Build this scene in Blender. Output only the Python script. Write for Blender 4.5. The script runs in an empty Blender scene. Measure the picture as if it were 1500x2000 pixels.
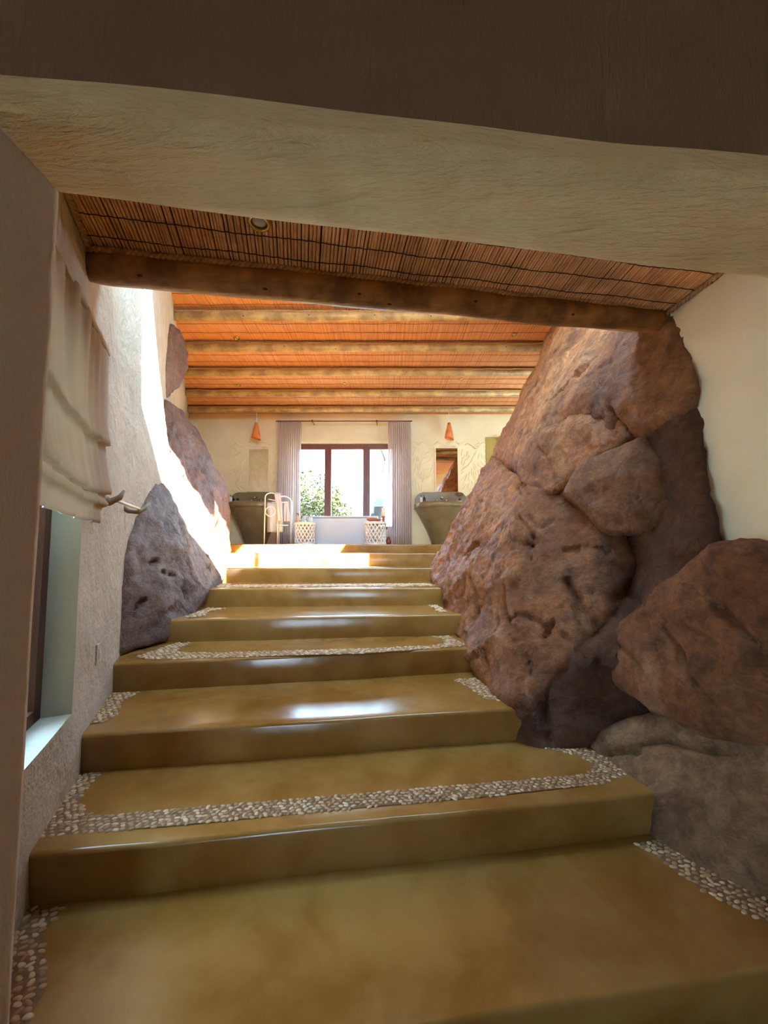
import bpy, bmesh, math, random
import numpy as np
from mathutils import Vector, Matrix, noise
random.seed(7)
scn = bpy.context.scene
COL = scn.collection

# ------------------------------------------------------------------ camera, world, sun, exposure
EYE = 1.27                         # eye height above the lower floor; geometry below is written relative to the eye
PITCH = math.radians(3.8)
SHIFT = 40.2                       # lens rise in pixels of the 1500x2000 frame
cd = bpy.data.cameras.new('camera'); cam = bpy.data.objects.new('camera', cd); COL.objects.link(cam)
cd.sensor_fit = 'HORIZONTAL'; cd.sensor_width = 36; cd.lens = 18.0
cd.shift_y = SHIFT / 1500.0; cd.clip_start = 0.02
cam.location = (0, 0, EYE); cam.rotation_euler = (math.pi / 2 + PITCH, 0, 0)
scn.camera = cam

world = bpy.data.worlds.new('World'); scn.world = world; world.use_nodes = True
wb = world.node_tree.nodes['Background']
wb.inputs[0].default_value = (0.52, 0.76, 1.0, 1); wb.inputs[1].default_value = 16.0

SUN_DIR = Vector((-0.52, 1.0, -0.75)).normalized()
sd = bpy.data.lights.new('sun', 'SUN'); sun = bpy.data.objects.new('sun', sd); COL.objects.link(sun)
sd.energy = 115.0; sd.angle = math.radians(0.53); sd.color = (1.0, 0.93, 0.80)
sun.rotation_euler = SUN_DIR.to_track_quat('-Z', 'Y').to_euler()
sun.location = (2, -4, 8)

scn.view_settings.view_transform = 'Standard'
scn.view_settings.look = 'None'
scn.view_settings.exposure = 0.75
scn.view_settings.gamma = 1.0
scn.view_settings.use_curve_mapping = False
scn.cycles.max_bounces = 10
scn.cycles.diffuse_bounces = 6
scn.cycles.sample_clamp_indirect = 10.0
scn.cycles.caustics_reflective = False
scn.cycles.caustics_refractive = False

# ------------------------------------------------------------------ helpers
_c, _s = math.cos(PITCH), math.sin(PITCH)
def ab(px, py):
    """slopes X/Y and Z/Y of the sight line through a photograph pixel"""
    u = (px - 750) / 750; v = (1000 + SHIFT - py) / 750
    Y = _c - _s * v
    return u / Y, (_s + _c * v) / Y
def at(px, py, Y):
    a, b = ab(px, py); return Vector((a * Y, Y, b * Y))
def atz(px, py, z):
    a, b = ab(px, py); return Vector((a * z / b, z / b, z))

def lin(c):
    return tuple((x / 12.92 if x <= .04045 else ((x + .055) / 1.055) ** 2.4) for x in [v / 255 for v in c])

class MB:
    def __init__(self): self.v = []; self.f = []
    def add(self, vs, fs):
        o = len(self.v); self.v += [tuple(p) for p in vs]; self.f += [tuple(i + o for i in f) for f in fs]; return self
    def box(self, x0, x1, y0, y1, z0, z1):
        return self.hexa([(x0,y0),(x1,y0),(x1,y1),(x0,y1)], z0, z1)
    def hexa(self, plan, z0, z1):
        n = len(plan)
        vs = [(x, y, z0) for x, y in plan] + [(x, y, z1) for x, y in plan]
        fs = [tuple(range(n - 1, -1, -1)), tuple(range(n, 2 * n))]
        fs += [(i, (i + 1) % n, n + (i + 1) % n, n + i) for i in range(n)]
        return self.add(vs, fs)
    def tube(self, path, r, seg=8, caps=True):
        path = [Vector(p) for p in path]; n = len(path)
        rr = r if hasattr(r, '__len__') else [r] * n
        vs = []; up = Vector((0, 0, 1)); prev = None
        for i, p in enumerate(path):
            t = (path[min(i + 1, n - 1)] - path[max(i - 1, 0)]).normalized()
            if prev is None:
                a = up if abs(t.z) < .9 else Vector((1, 0, 0))
                s = t.cross(a).normalized()
            else:
                s = (prev - t * prev.dot(t)).normalized()
            prev = s; w = s.cross(t)
            for k in range(seg):
                th = 2 * math.pi * k / seg
                vs.append(p + (s * math.cos(th) + w * math.sin(th)) * rr[i])
        fs = []
        for i in range(n - 1):
            for k in range(seg):
                a = i * seg + k; b = i * seg + (k + 1) % seg
                fs.append((a, b, b + seg, a + seg))
        if caps:
            fs.append(tuple(range(seg - 1, -1, -1))); fs.append(tuple(range((n - 1) * seg, n * seg)))
        return self.add(vs, fs)
    def lathe(self, prof, c, seg=20, sx=1, sy=1):
        vs = []; n = len(prof)
        for r, z in prof:
            for k in range(seg):
                th = 2 * math.pi * k / seg
                vs.append((c[0] + r * math.cos(th) * sx, c[1] + r * math.sin(th) * sy, c[2] + z))
        fs = []
        for i in range(n - 1):
            for k in range(seg):
                a = i * seg + k; b = i * seg + (k + 1) % seg
                fs.append((a, b, b + seg, a + seg))
        fs.append(tuple(range(seg - 1, -1, -1))); fs.append(tuple(range((n - 1) * seg, n * seg)))
        return self.add(vs, fs)
    def grid(self, fn, nu, nv, skip=None):
        vs = [fn(i, j) for j in range(nv + 1) for i in range(nu + 1)]
        fs = []
        for j in range(nv):
            for i in range(nu):
                if skip and skip(i, j): continue
                a = j * (nu + 1) + i
                fs.append((a, a + 1, a + nu + 2, a + nu + 1))
        return self.add(vs, fs)

ALL = []
def link(o, parent=None):
    COL.objects.link(o); ALL.append(o)
    if parent is not None: o.parent = parent
    return o
def props(o, label=None, cat=None, group=None, kind=None):
    if label: o['label'] = label
    if cat: o['category'] = cat
    if group: o['group'] = group
    if kind: o['kind'] = kind
    return o
def origin_of(o):
    v = Vector((0, 0, 0))
    while o is not None: v += o.location; o = o.parent
    return v
def obj(name, mb, m, parent=None, label=None, cat=None, group=None, kind=None, smooth=False, bevel=0, bseg=2, fixn=True):
    me = bpy.data.meshes.new(name)
    off = origin_of(parent) if parent is not None else Vector((0, 0, 0))
    me.from_pydata([(p[0] - off.x, p[1] - off.y, p[2] - off.z) for p in mb.v], [], mb.f)
    if fixn:
        bm = bmesh.new(); bm.from_mesh(me); bmesh.ops.recalc_face_normals(bm, faces=bm.faces); bm.to_mesh(me); bm.free()
    me.update()
    if smooth: me.shade_smooth()
    if m: me.materials.append(m)
    o = bpy.data.objects.new(name, me); link(o, parent)
    if bevel:
        b = o.modifiers.new('bevel', 'BEVEL'); b.width = bevel; b.segments = bseg; b.limit_method = 'ANGLE'
    return props(o, label, cat, group, kind)
def thing(name, base, label, cat, group=None, kind=None):
    o = bpy.data.objects.new(name, None); o.location = base; o.empty_display_size = .05
    link(o); return props(o, label, cat, group, kind)

# ------------------------------------------------------------------ materials
def mat(name, c1, c2=None, scale=4.0, stretch=(1,1,1), rough=.8, rough2=None, bump=0.0, bscale=25.0, bstretch=None,
        metal=0.0, spec=.5, detail=6, c3=None, s3=1.2, f3=.5, fine=0.0, coat=0.0, dist=0.0, lo=.3, hi=.7):
    m = bpy.data.materials.new(name); m.use_nodes = True
    nt = m.node_tree; N = nt.nodes; L = nt.links; b = N['Principled BSDF']
    c1 = lin(c1) + (1,)
    b.inputs['Base Color'].default_value = c1
    b.inputs['Roughness'].default_value = rough; b.inputs['Metallic'].default_value = metal
    b.inputs['Specular IOR Level'].default_value = spec
    if coat: b.inputs['Coat Weight'].default_value = coat; b.inputs['Coat Roughness'].default_value = .12
    tc = N.new('ShaderNodeTexCoord')
    def nz(sc, st, det=detail, d=dist):
        mp = N.new('ShaderNodeMapping'); mp.inputs['Scale'].default_value = st
        L.new(tc.outputs['Object'], mp.inputs[0])
        n = N.new('ShaderNodeTexNoise'); n.inputs['Scale'].default_value = sc; n.inputs['Detail'].default_value = det
        n.inputs['Roughness'].default_value = .6; n.inputs['Distortion'].default_value = d
        L.new(mp.outputs[0], n.inputs['Vector']); return n.outputs['Fac']
    def ramp(fac, a, bb, l=lo, h=hi):
        r = N.new('ShaderNodeValToRGB'); r.color_ramp.elements[0].position = l; r.color_ramp.elements[1].position = h
        r.color_ramp.elements[0].color = a; r.color_ramp.elements[1].color = bb
        L.new(fac, r.inputs[0]); return r.outputs[0]
    if c2 is not None:
        f = nz(scale, stretch)
        col = ramp(f, c1, lin(c2) + (1,))
        if c3 is not None:
            f2 = nz(s3, (1, 1, 1), 4)
            mx = N.new('ShaderNodeMix'); mx.data_type = 'RGBA'
            fr = ramp(f2, (0,0,0,1), (f3,f3,f3,1), .42, .62)
            L.new(fr, mx.inputs[0]); L.new(col, mx.inputs[6]); mx.inputs[7].default_value = lin(c3) + (1,)
            col = mx.outputs[2]
        L.new(col, b.inputs['Base Color'])
        if rough2 is not None:
            rr = ramp(f, (rough,)*3 + (1,), (rough2,)*3 + (1,)); L.new(rr, b.inputs['Roughness'])
    if bump:
        h = nz(bscale, bstretch or (1,1,1), 8)
        if fine:
            h2 = nz(bscale * 5, bstretch or (1,1,1), 6)
            ad = N.new('ShaderNodeMath'); ad.operation = 'MULTIPLY_ADD'; ad.inputs[1].default_value = fine
            L.new(h2, ad.inputs[0]); L.new(h, ad.inputs[2]); h = ad.outputs[0]
        bp = N.new('ShaderNodeBump'); bp.inputs['Strength'].default_value = 1.0; bp.inputs['Distance'].default_value = bump
        L.new(h, bp.inputs['Height']); L.new(bp.outputs[0], b.inputs['Normal'])
    return m

def rock_mat(name, cols, seed=0):
    m = bpy.data.materials.new(name); m.use_nodes = True
    nt = m.node_tree; N = nt.nodes; L = nt.links; b = N['Principled BSDF']
    b.inputs['Roughness'].default_value = .54; b.inputs['Specular IOR Level'].default_value = .5
    tc = N.new('ShaderNodeTexCoord'); mp = N.new('ShaderNodeMapping'); mp.inputs['Location'].default_value = (seed*3.1, seed*1.7, seed)
    L.new(tc.outputs['Object'], mp.inputs[0])
    def nz(sc, det=8, r=.62, d=0):
        n = N.new('ShaderNodeTexNoise'); n.inputs['Scale'].default_value = sc; n.inputs['Detail'].default_value = det
        n.inputs['Roughness'].default_value = r; n.inputs['Distortion'].default_value = d
        L.new(mp.outputs[0], n.inputs['Vector']); return n.outputs['Fac']
    def ramp(f, els):
        r = N.new('ShaderNodeValToRGB'); e = r.color_ramp.elements
        e[0].position, e[0].color = els[0][0], els[0][1]; e[1].position, e[1].color = els[-1][0], els[-1][1]
        for p, c in els[1:-1]:
            k = e.new(p); k.color = c
        L.new(f, r.inputs[0]); return r.outputs[0]
    def mix(f, a, bb, mode='MIX'):
        x = N.new('ShaderNodeMix'); x.data_type = 'RGBA'; x.blend_type = mode
        if isinstance(f, float): x.inputs[0].default_value = f
        else: L.new(f, x.inputs[0])
        L.new(a, x.inputs[6])
        if isinstance(bb, tuple): x.inputs[7].default_value = bb
        else: L.new(bb, x.inputs[7])
        return x.outputs[2]
    C = [lin(c) + (1,) for c in cols]
    base = ramp(nz(1.6, 7, .65, .4), [(.30, C[0]), (.46, C[1]), (.58, C[2]), (.74, C[3])])
    spots = ramp(nz(22, 9, .78), [(.40, (1.15,1.12,1.1,1)), (.62, (.56,.52,.50,1))])
    base = mix(.8, base, spots, 'MULTIPLY')
    mott = ramp(nz(7.5, 12, .78, .6), [(.36, (.52,.47,.44,1)), (.52, (1,1,1,1)), (.66, (1.25,1.22,1.18,1))])
    base = mix(.85, base, mott, 'MULTIPLY')
    dk = ramp(nz(.9, 5, .6, .6), [(.42, (1,1,1,1)), (.66, (.62,.58,.56,1))])
    base = mix(.9, base, dk, 'MULTIPLY')
    pale = ramp(nz(5.5, 8, .7, .8), [(.54, (0,0,0,1)), (.72, (.5,.5,.5,1))])
    base = mix(pale, base, C[4])
    stain = ramp(nz(3.2, 6, .6, 1.2), [(.56, (0,0,0,1)), (.70, (.75,.75,.75,1))])
    base = mix(stain, base, C[5])
    L.new(base, b.inputs['Base Color'])
    rn = N.new('ShaderNodeTexNoise'); rn.noise_type = 'RIDGED_MULTIFRACTAL'; rn.inputs['Scale'].default_value = 3.5; rn.inputs['Detail'].default_value = 9
    rn.inputs['Roughness'].default_value = .6; rn.inputs['Distortion'].default_value = .6; L.new(mp.outputs[0], rn.inputs['Vector'])
    a0 = N.new('ShaderNodeMath'); a0.operation = 'MULTIPLY_ADD'; a0.inputs[1].default_value = .16; L.new(rn.outputs['Fac'], a0.inputs[0]); L.new(nz(8, 12, .72, .8), a0.inputs[2])
    a1 = N.new('ShaderNodeMath'); a1.operation = 'MULTIPLY_ADD'; a1.inputs[1].default_value = .3
    L.new(nz(48, 8, .75), a1.inputs[0]); L.new(a0.outputs[0], a1.inputs[2])
    bp = N.new('ShaderNodeBump'); bp.inputs['Distance'].default_value = .075; bp.inputs['Strength'].default_value = 1.0
    L.new(a1.outputs[0], bp.inputs['Height']); L.new(bp.outputs[0], b.inputs['Normal'])
    return m

def glass_mat(name, tint=(.95,.98,1), refl=.12):
    m = bpy.data.materials.new(name); m.use_nodes = True
    nt = m.node_tree; N = nt.nodes; L = nt.links; N.clear()
    out = N.new('ShaderNodeOutputMaterial'); tr = N.new('ShaderNodeBsdfTransparent'); gl = N.new('ShaderNodeBsdfGlossy')
    tr.inputs[0].default_value = tint + (1,); gl.inputs['Roughness'].default_value = .02
    lw = N.new('ShaderNodeLayerWeight'); lw.inputs[0].default_value = .5
    pw = N.new('ShaderNodeMath'); pw.operation = 'POWER'; pw.inputs[1].default_value = 4.0; L.new(lw.outputs['Facing'], pw.inputs[0])
    fr = N.new('ShaderNodeMath'); fr.operation = 'MULTIPLY_ADD'; fr.inputs[1].default_value = .7; fr.inputs[2].default_value = .03; L.new(pw.outputs[0], fr.inputs[0])
    mx = N.new('ShaderNodeMixShader'); L.new(fr.outputs[0], mx.inputs[0]); L.new(tr.outputs[0], mx.inputs[1]); L.new(gl.outputs[0], mx.inputs[2])
    L.new(mx.outputs[0], out.inputs[0]); return m
def cloth_mat(name, col, trans=.4, see=.0, col2=None):
    m = bpy.data.materials.new(name); m.use_nodes = True
    nt = m.node_tree; N = nt.nodes; L = nt.links; N.clear()
    out = N.new('ShaderNodeOutputMaterial'); df = N.new('ShaderNodeBsdfDiffuse'); tl = N.new('ShaderNodeBsdfTranslucent'); tr = N.new('ShaderNodeBsdfTransparent')
    c = lin(col) + (1,)
    df.inputs[0].default_value = c; tl.inputs[0].default_value = c
    tc = N.new('ShaderNodeTexCoord'); n = N.new('ShaderNodeTexNoise'); n.inputs['Scale'].default_value = 260; n.inputs['Detail'].default_value = 3
    L.new(tc.outputs['Object'], n.inputs['Vector'])
    bp = N.new('ShaderNodeBump'); bp.inputs['Distance'].default_value = .002; bp.inputs['Strength'].default_value = .6
    L.new(n.outputs['Fac'], bp.inputs['Height']); L.new(bp.outputs[0], df.inputs['Normal'])
    mx = N.new('ShaderNodeMixShader'); mx.inputs[0].default_value = trans; L.new(df.outputs[0], mx.inputs[1]); L.new(tl.outputs[0], mx.inputs[2])
    m2 = N.new('ShaderNodeMixShader'); m2.inputs[0].default_value = see; L.new(mx.outputs[0], m2.inputs[1]); L.new(tr.outputs[0], m2.inputs[2])
    L.new(m2.outputs[0], out.inputs[0]); return m

M = {}
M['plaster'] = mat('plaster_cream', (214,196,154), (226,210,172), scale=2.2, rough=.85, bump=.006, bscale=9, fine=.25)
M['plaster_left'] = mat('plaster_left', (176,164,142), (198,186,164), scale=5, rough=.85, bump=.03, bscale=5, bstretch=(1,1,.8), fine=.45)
M['plaster_tan'] = mat('plaster_tan', (202,174,120), (220,196,144), scale=3, rough=.9, bump=.035, bscale=10, bstretch=(.30,1.3,1.6), fine=.4, dist=.4)
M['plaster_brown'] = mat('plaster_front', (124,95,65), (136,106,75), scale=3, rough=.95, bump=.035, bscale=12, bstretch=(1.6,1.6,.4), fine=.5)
M['screed'] = mat('polished_screed', (126,89,34), (156,117,58), scale=3.2, rough=.16, rough2=.26, bump=.0010, bscale=14, spec=.55,
                  c3=(176,150,92), s3=3.5, f3=.24, detail=5, dist=.2, lo=.25, hi=.75)
M['screed_basin'] = mat('basin_screed', (108,92,60), (134,116,80), scale=4, rough=.35, bump=.001, bscale=30, spec=.5)
M['screed_niche'] = mat('niche_screed', (150,128,60), (166,142,76), scale=4, rough=.4)
M['mortar'] = mat('mortar', (112,84,56), (136,106,74), scale=60, rough=.9, bump=.002, bscale=90)
M['pebble'] = [mat('pebble_%d' % i, c, d, scale=40, rough=.45, spec=.4) for i, (c, d) in enumerate([((180,154,114),(198,174,134)), ((160,132,94),(180,154,116)), ((200,180,146),(212,194,162)), ((144,116,82),(164,138,102))])]
M['reed'] = mat('reed_near', (210,144,86), (244,192,130), scale=3.2, stretch=(26,1.2,1), rough=.5, bump=.0012, bscale=60, c3=(120,72,40), s3=9, f3=.35)
M['reed_far'] = mat('reed_far', (198,128,74), (228,166,106), scale=3.0, stretch=(40,.9,1), rough=.6, bump=.001, bscale=60, c3=(168,92,44), s3=5, f3=.2)
M['backing'] = mat('reed_backing', (58,38,24), (70,48,30), scale=20, rough=.9)
M['cord'] = mat('binding_cord', (46,30,20), (60,42,28), scale=60, rough=.9)
M['rope'] = mat('rope', (160,120,74), (196,154,104), scale=60, rough=.9, bump=.003, bscale=120)
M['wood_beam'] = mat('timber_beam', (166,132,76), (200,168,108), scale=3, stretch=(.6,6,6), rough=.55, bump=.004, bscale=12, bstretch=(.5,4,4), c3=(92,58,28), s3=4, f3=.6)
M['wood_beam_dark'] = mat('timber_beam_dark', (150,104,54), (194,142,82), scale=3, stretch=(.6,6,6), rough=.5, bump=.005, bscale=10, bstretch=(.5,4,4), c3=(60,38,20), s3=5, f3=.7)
M['knot'] = mat('wood_knot', (48,28,14), (70,44,22), scale=40, rough=.7)
M['wood_frame'] = mat('hardwood_frame', (92,44,30), (116,60,42), scale=4, stretch=(8,8,.6), rough=.4, bump=.001, bscale=30)
M['brass'] = mat('brass', (196,160,70), (214,180,92), scale=20, rough=.25, metal=1)
M['chrome'] = mat('chrome', (220,220,222), (235,235,236), scale=10, rough=.12, metal=1)
M['lens'] = mat('lamp_lens', (150,138,116), (176,164,140), scale=30, rough=.15, spec=.8)
M['white_metal'] = mat('white_metal', (232,230,226), (240,238,234), scale=20, rough=.4)
M['white_carved'] = mat('white_carved_wood', (226,224,222), (238,236,234), scale=14, rough=.6, bump=.001, bscale=60)
M['tub'] = mat('tub_enamel', (188,196,206), (200,208,216), scale=2, rough=.3, spec=.5)
M['curtain'] = cloth_mat('curtain_voile', (196,178,174), .45, .22)
M['blind'] = cloth_mat('blind_linen', (204,188,166), .3, 0)
M['towel'] = cloth_mat('towel_cotton', (214,212,214), .15, 0)
M['terracotta'] = mat('terracotta', (204,112,54), (222,132,70), scale=18, rough=.8, bump=.002, bscale=40)
M['mirror'] = mat('mirror_glass', (232,232,226), (236,236,230), scale=1, rough=.01, metal=1)
M['glass'] = glass_mat('window_glass')
M['bottle_dark'] = mat('bottle_brown', (58,38,26), (70,48,34), scale=20, rough=.2)
M['bottle_white'] = mat('bottle_white', (226,220,208), (236,230,220), scale=20, rough=.4)
M['bottle_amber'] = mat('bottle_tan', (190,158,120), (204,172,134), scale=20, rough=.35)
M['bottle_glass'] = mat('bottle_pale_glass', (190,204,200), (206,216,212), scale=10, rough=.1, spec=.8)
M['wood_bowl'] = mat('carved_bowl', (146,84,52), (176,108,70), scale=8, stretch=(1,6,6), rough=.5)
M['candle'] = mat('candle_wax', (226,214,186), (234,224,200), scale=10, rough=.5)
M['red_pot'] = mat('red_glaze', (104,30,26), (120,40,34), scale=10, rough=.3)
M['horn'] = mat('horn', (122,104,84), (150,132,108), scale=14, rough=.4)
M['rod'] = mat('painted_rod', (226,216,196), (236,228,210), scale=20, rough=.5)
M['leaf'] = mat('leaf_green', (34,50,20), (70,84,36), scale=3, rough=.6, c3=(104,84,44), s3=2, f3=.5)
M['bark'] = mat('bark', (19,17,16), (27,24,23), scale=10, stretch=(1,1,.3), rough=.9, bump=.02, bscale=14)
M['earth'] = mat('dry_earth', (170,148,112), (190,170,130), scale=2, rough=.95, bump=.03, bscale=4)
BROWN = [(132,84,48),(184,122,70),(206,146,90),(178,126,86),(218,182,140),(96,60,40)]
RUST = [(122,76,46),(172,112,66),(198,138,86),(172,120,82),(214,176,132),(82,50,34)]
GREY = [(120,102,92),(150,128,116),(168,146,132),(150,124,110),(190,170,156),(104,78,66)]
TAN = [(140,108,76),(178,140,100),(196,158,116),(168,130,92),(214,186,146),(104,74,52)]

# ------------------------------------------------------------------ the setting
def wx(Y): return -1.121 - .455 * (Y - 1.284)
WN = Vector((.910, .414, 0)); WT = Vector((-.414, .910, 0))      # left wall: inward normal, direction going in
def wall_bulge(Y, Z):
    """swelling added to the left wall under the clerestory, shaped to catch the sun"""
    yl = 2.02 + .40 * max(0.0, 1.5 - Z); w = .48 + .45 * max(0.0, 1.8 - Z)
    up = .20 * min(max(Y - yl, 0), w)  # turns this strip towards the sun to make the bright band
    return max(0.0, up - .12 * max(0, Y - yl - w))
def wallp(Y, Z):
    n = noise.noise((Y * 1.7, Z * 1.7, 3.1)) * .012 + noise.noise((Y * 5, Z * 4, 9.1)) * .004
    if Y > 1.95: n *= .5
    return Vector((wx(Y) + wall_bulge(Y, Z) + n, Y, Z))

def beamline(X): return 1.52 + .155 * (X + 1.2)

# left wall: grid with the window opening left out
WIN_Y0, WIN_Y1, WIN_Z0, WIN_Z1 = 1.00, 1.60, -.63, .80
ys = sorted(set([.70, .85, WIN_Y0, 1.1, 1.2, 1.3, 1.4, 1.5, WIN_Y1] + [1.6 + .06 * i for i in range(1, 50)] + [4.5 + .2 * i for i in range(1, 20)] + [8.34]))
zs = sorted(set([-1.3, -1.1, -.95, -.8, WIN_Z0, -.5, -.35, -.2, -.05, .1, .25, .4, .55, .7, WIN_Z1] + [.8 + .08 * i for i in range(1, 31)] + [3.3]))
def inwin(i, j): return WIN_Y0 - .01 < (ys[i] + ys[i+1]) / 2 < WIN_Y1 and WIN_Z0 < (zs[j] + zs[j+1]) / 2 < WIN_Z1
mb = MB().grid(lambda i, j: wallp(ys[i], zs[j]), len(ys) - 1, len(zs) - 1, inwin)
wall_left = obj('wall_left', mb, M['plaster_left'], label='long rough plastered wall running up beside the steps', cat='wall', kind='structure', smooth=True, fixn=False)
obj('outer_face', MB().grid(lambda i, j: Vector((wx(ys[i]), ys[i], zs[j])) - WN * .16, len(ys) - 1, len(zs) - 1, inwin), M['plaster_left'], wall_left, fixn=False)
# window reveal in the left wall
mb = MB(); D = .11
p = lambda Y, Z, d: wallp(Y, Z) - WN * d
spl = .05
for (a, b2) in (((WIN_Y1, WIN_Z0), (WIN_Y1, WIN_Z1)), ((WIN_Y0, WIN_Z0), (WIN_Y1, WIN_Z0)), ((WIN_Y0, WIN_Z1), (WIN_Y1, WIN_Z1)), ((WIN_Y0, WIN_Z0), (WIN_Y0, WIN_Z1))):
    n = 6; vs = []; fs = []
    for k in range(n + 1):
        Y = a[0] + (b2[0] - a[0]) * k / n; Z = a[1] + (b2[1] - a[1]) * k / n
        vs += [p(Y, Z, -.002), p(Y, Z, .012), p(Y, Z, D + .04)]
    for k in range(n):
        o = 3 * k
        fs += [(o, o + 3, o + 4, o + 1), (o + 1, o + 4, o + 5, o + 2)]
    mb.add(vs, fs)
M['reveal'] = mat('reveal_paint', (168,172,160), (180,184,172), scale=4, rough=.8, bump=.003, bscale=30)
obj('window_reveal', mb, M['reveal'], wall_left)
w2 = thing('window_2', wallp((WIN_Y0 + WIN_Y1) / 2, WIN_Z0) - WN * D, 'dark framed narrow window set in the stair wall below the blind', 'window', kind='structure')
def wq(Y, Z, d): return Vector((wx(Y), Y, Z)) - WN * d
def wbar(mb, y0, y1, z0, z1, d0, d1):
    vs = [wq(Y, Z, d) for d in (d0, d1) for (Y, Z) in ((y0, z0), (y1, z0), (y1, z1), (y0, z1))]
    mb.add(vs, [(0,1,2,3), (7,6,5,4), (0,4,5,1), (1,5,6,2), (2,6,7,3), (3,7,4,0)]); return mb
fr = MB()
for a in ((WIN_Y1 - .06, WIN_Y1 + .03, WIN_Z0, WIN_Z1), (WIN_Y0 - .03, WIN_Y0 + .05, WIN_Z0, WIN_Z1), (WIN_Y0, WIN_Y1, WIN_Z0, WIN_Z0 + .05), (WIN_Y0, WIN_Y1, WIN_Z1 - .05, WIN_Z1)):
    wbar(fr, *a, D - .01, D + .045)
M['frame_dark'] = mat('frame_dark', (64,34,24), (84,48,34), scale=4, stretch=(8,8,.6), rough=.5)
obj('window_frame', fr, M['frame_dark'], w2)
obj('pane', wbar(MB(), WIN_Y0, WIN_Y1, WIN_Z0, WIN_Z1, D + .015, D + .021), M['glass'], w2)

# right wall of the stair
def rxw(Y): return 1.50 - .12 * (Y - 1.6)
rys = [.60, .9, 1.2, 1.5, 1.7, 1.82, 1.92]
mb = MB().grid(lambda i, j: Vector((rxw(rys[i]) + noise.noise((rys[i] * 2, j * .4, 5)) * .01, rys[i], -1.3 + j * .0885)), 6, 30)
obj('wall_right', mb, M['plaster'], label='smooth cream wall behind the brown boulders', cat='wall', kind='structure', smooth=True, fixn=False)

obj('wall_behind_rocks', MB().hexa([(rxw(1.92), 1.92), (2.3, 2.45), (5.0, 2.9), (5.0, 3.0), (2.25, 2.55), (rxw(1.92) + .03, 2.03)], -1.3, 1.4), M['plaster'], label='wall hidden behind the brown boulders', cat='wall', kind='structure')
# front wall with the opening (thick soffit and the jamb)
fb = lambda X: .885 + .142 * X          # far edge of the soffit
ff = lambda X: .668 + .100 * X          # near edge of the soffit
xs = [-.70 + (2.2 + .70) * i / 58 for i in range(59)]
mbF = MB(); prof_n = 0
SOF = .78
def header_profile(X):
    n1 = noise.noise((X * 3, 1, 1)) * .012; n2 = noise.noise((X * 2.2, 5, 1)) * .014
    yf, yb = ff(X) + n1, fb(X) + n2 * .6
    pts = [(yf - .01, 1.75), (yf, 1.2), (yf, .98), (yf, .83 + n2), (yf + .006, .80 + n2), (yf + .03, SOF + .004)]
    for k in range(1, 7):
        t = k / 7
        pts.append((yf + .03 + (yb - yf - .055) * t, SOF + noise.noise((X * 5, t * 3, 8)) * .005))
    pts += [(yb - .025, SOF), (yb - .006, SOF + .006), (yb, SOF + .025), (yb, 1.0), (yb, 1.75)]
    return pts
P0 = [header_profile(X) for X in xs]; k = len(P0[0])
front = MB(); front.grid(lambda i, j: Vector((xs[i], P0[i][j][0], P0[i][j][1])), len(xs) - 1, 3)
soff = MB(); soff.grid(lambda i, j: Vector((xs[i], P0[i][j + 3][0], P0[i][j + 3][1])), len(xs) - 1, k - 4)
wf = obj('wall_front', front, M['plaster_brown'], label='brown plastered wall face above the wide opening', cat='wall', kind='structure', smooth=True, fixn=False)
obj('soffit', soff, M['plaster_tan'], wf, label='rough sandy plaster underside of the opening', smooth=True, fixn=False)
# the jamb pier
jy0, jy1 = .50, .785
jz = [-1.3 + i * .09 for i in range(35)]
M['plaster_jamb'] = mat('plaster_jamb', (188,176,156), (200,188,168), scale=3, rough=.9, bump=.005, bscale=22, bstretch=(1,1,.5), fine=.4)
def jamb_pt(i, j):
    Z = jz[j]; n = noise.noise((Z * 3, 2, i * .3)) * .004
    pr = [(-1.9, jy0), (-.735, jy0), (-.712, jy0 + .02), (-.700, .56), (-.697, .65), (-.694, .74), (-.695, jy1 - .022), (-.703, jy1 - .006), (-.72, jy1), (-.9, jy1), (-1.05, jy1 + .01)]
    return Vector((pr[i][0] + (n if 2 < i < 9 else 0), pr[i][1], Z))
obj('jamb', MB().grid(jamb_pt, 10, len(jz) - 1), M['plaster_jamb'], wf, smooth=True, fixn=False)
# room in front (behind the camera): floor, walls, ceiling
obj('floor', MB().box(-2.6, 2.6, -4.0, 1.2, -1.35, -1.27), M['screed'], label='polished lower floor at the foot of the steps', cat='floor', kind='structure')
obj('wall_behind', MB().box(-2.6, -.45, -4.1, -4.0, -1.3, 1.9).box(.45, 2.6, -4.1, -4.0, -1.3, 1.9).box(-.45, .45, -4.1, -4.0, -.35, 1.9), M['plaster_brown'], label='wall of the lower room facing the steps', cat='wall', kind='structure')  # low unseen opening added in this wall to let in dim fill daylight
obj('wall_side_lower', MB().box(-2.7, -2.6, -4.1, .52, -1.3, 1.9), M['plaster_brown'], label='side wall of the lower room by the jamb', cat='wall', kind='structure')
obj('wall_side_lower_far', MB().box(2.6, 2.7, -4.1, 1.2, -1.3, 1.9), M['plaster_brown'], label='side wall of the lower room by the boulders', cat='wall', kind='structure')
obj('wall_front_wing', MB().box(-2.6, -1.05, .52, .72, -1.3, 1.9).box(2.15, 2.65, .75, .95, -1.3, 1.9), M['plaster_brown'], label='plain wall beyond the jamb of the opening', cat='wall', kind='structure')
obj('ceiling_room', MB().box(-2.7, 2.7, -4.1, 1.1, 1.7, 1.85), M['plaster_brown'], label='plain ceiling of the lower room', cat='ceiling', kind='structure')

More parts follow.
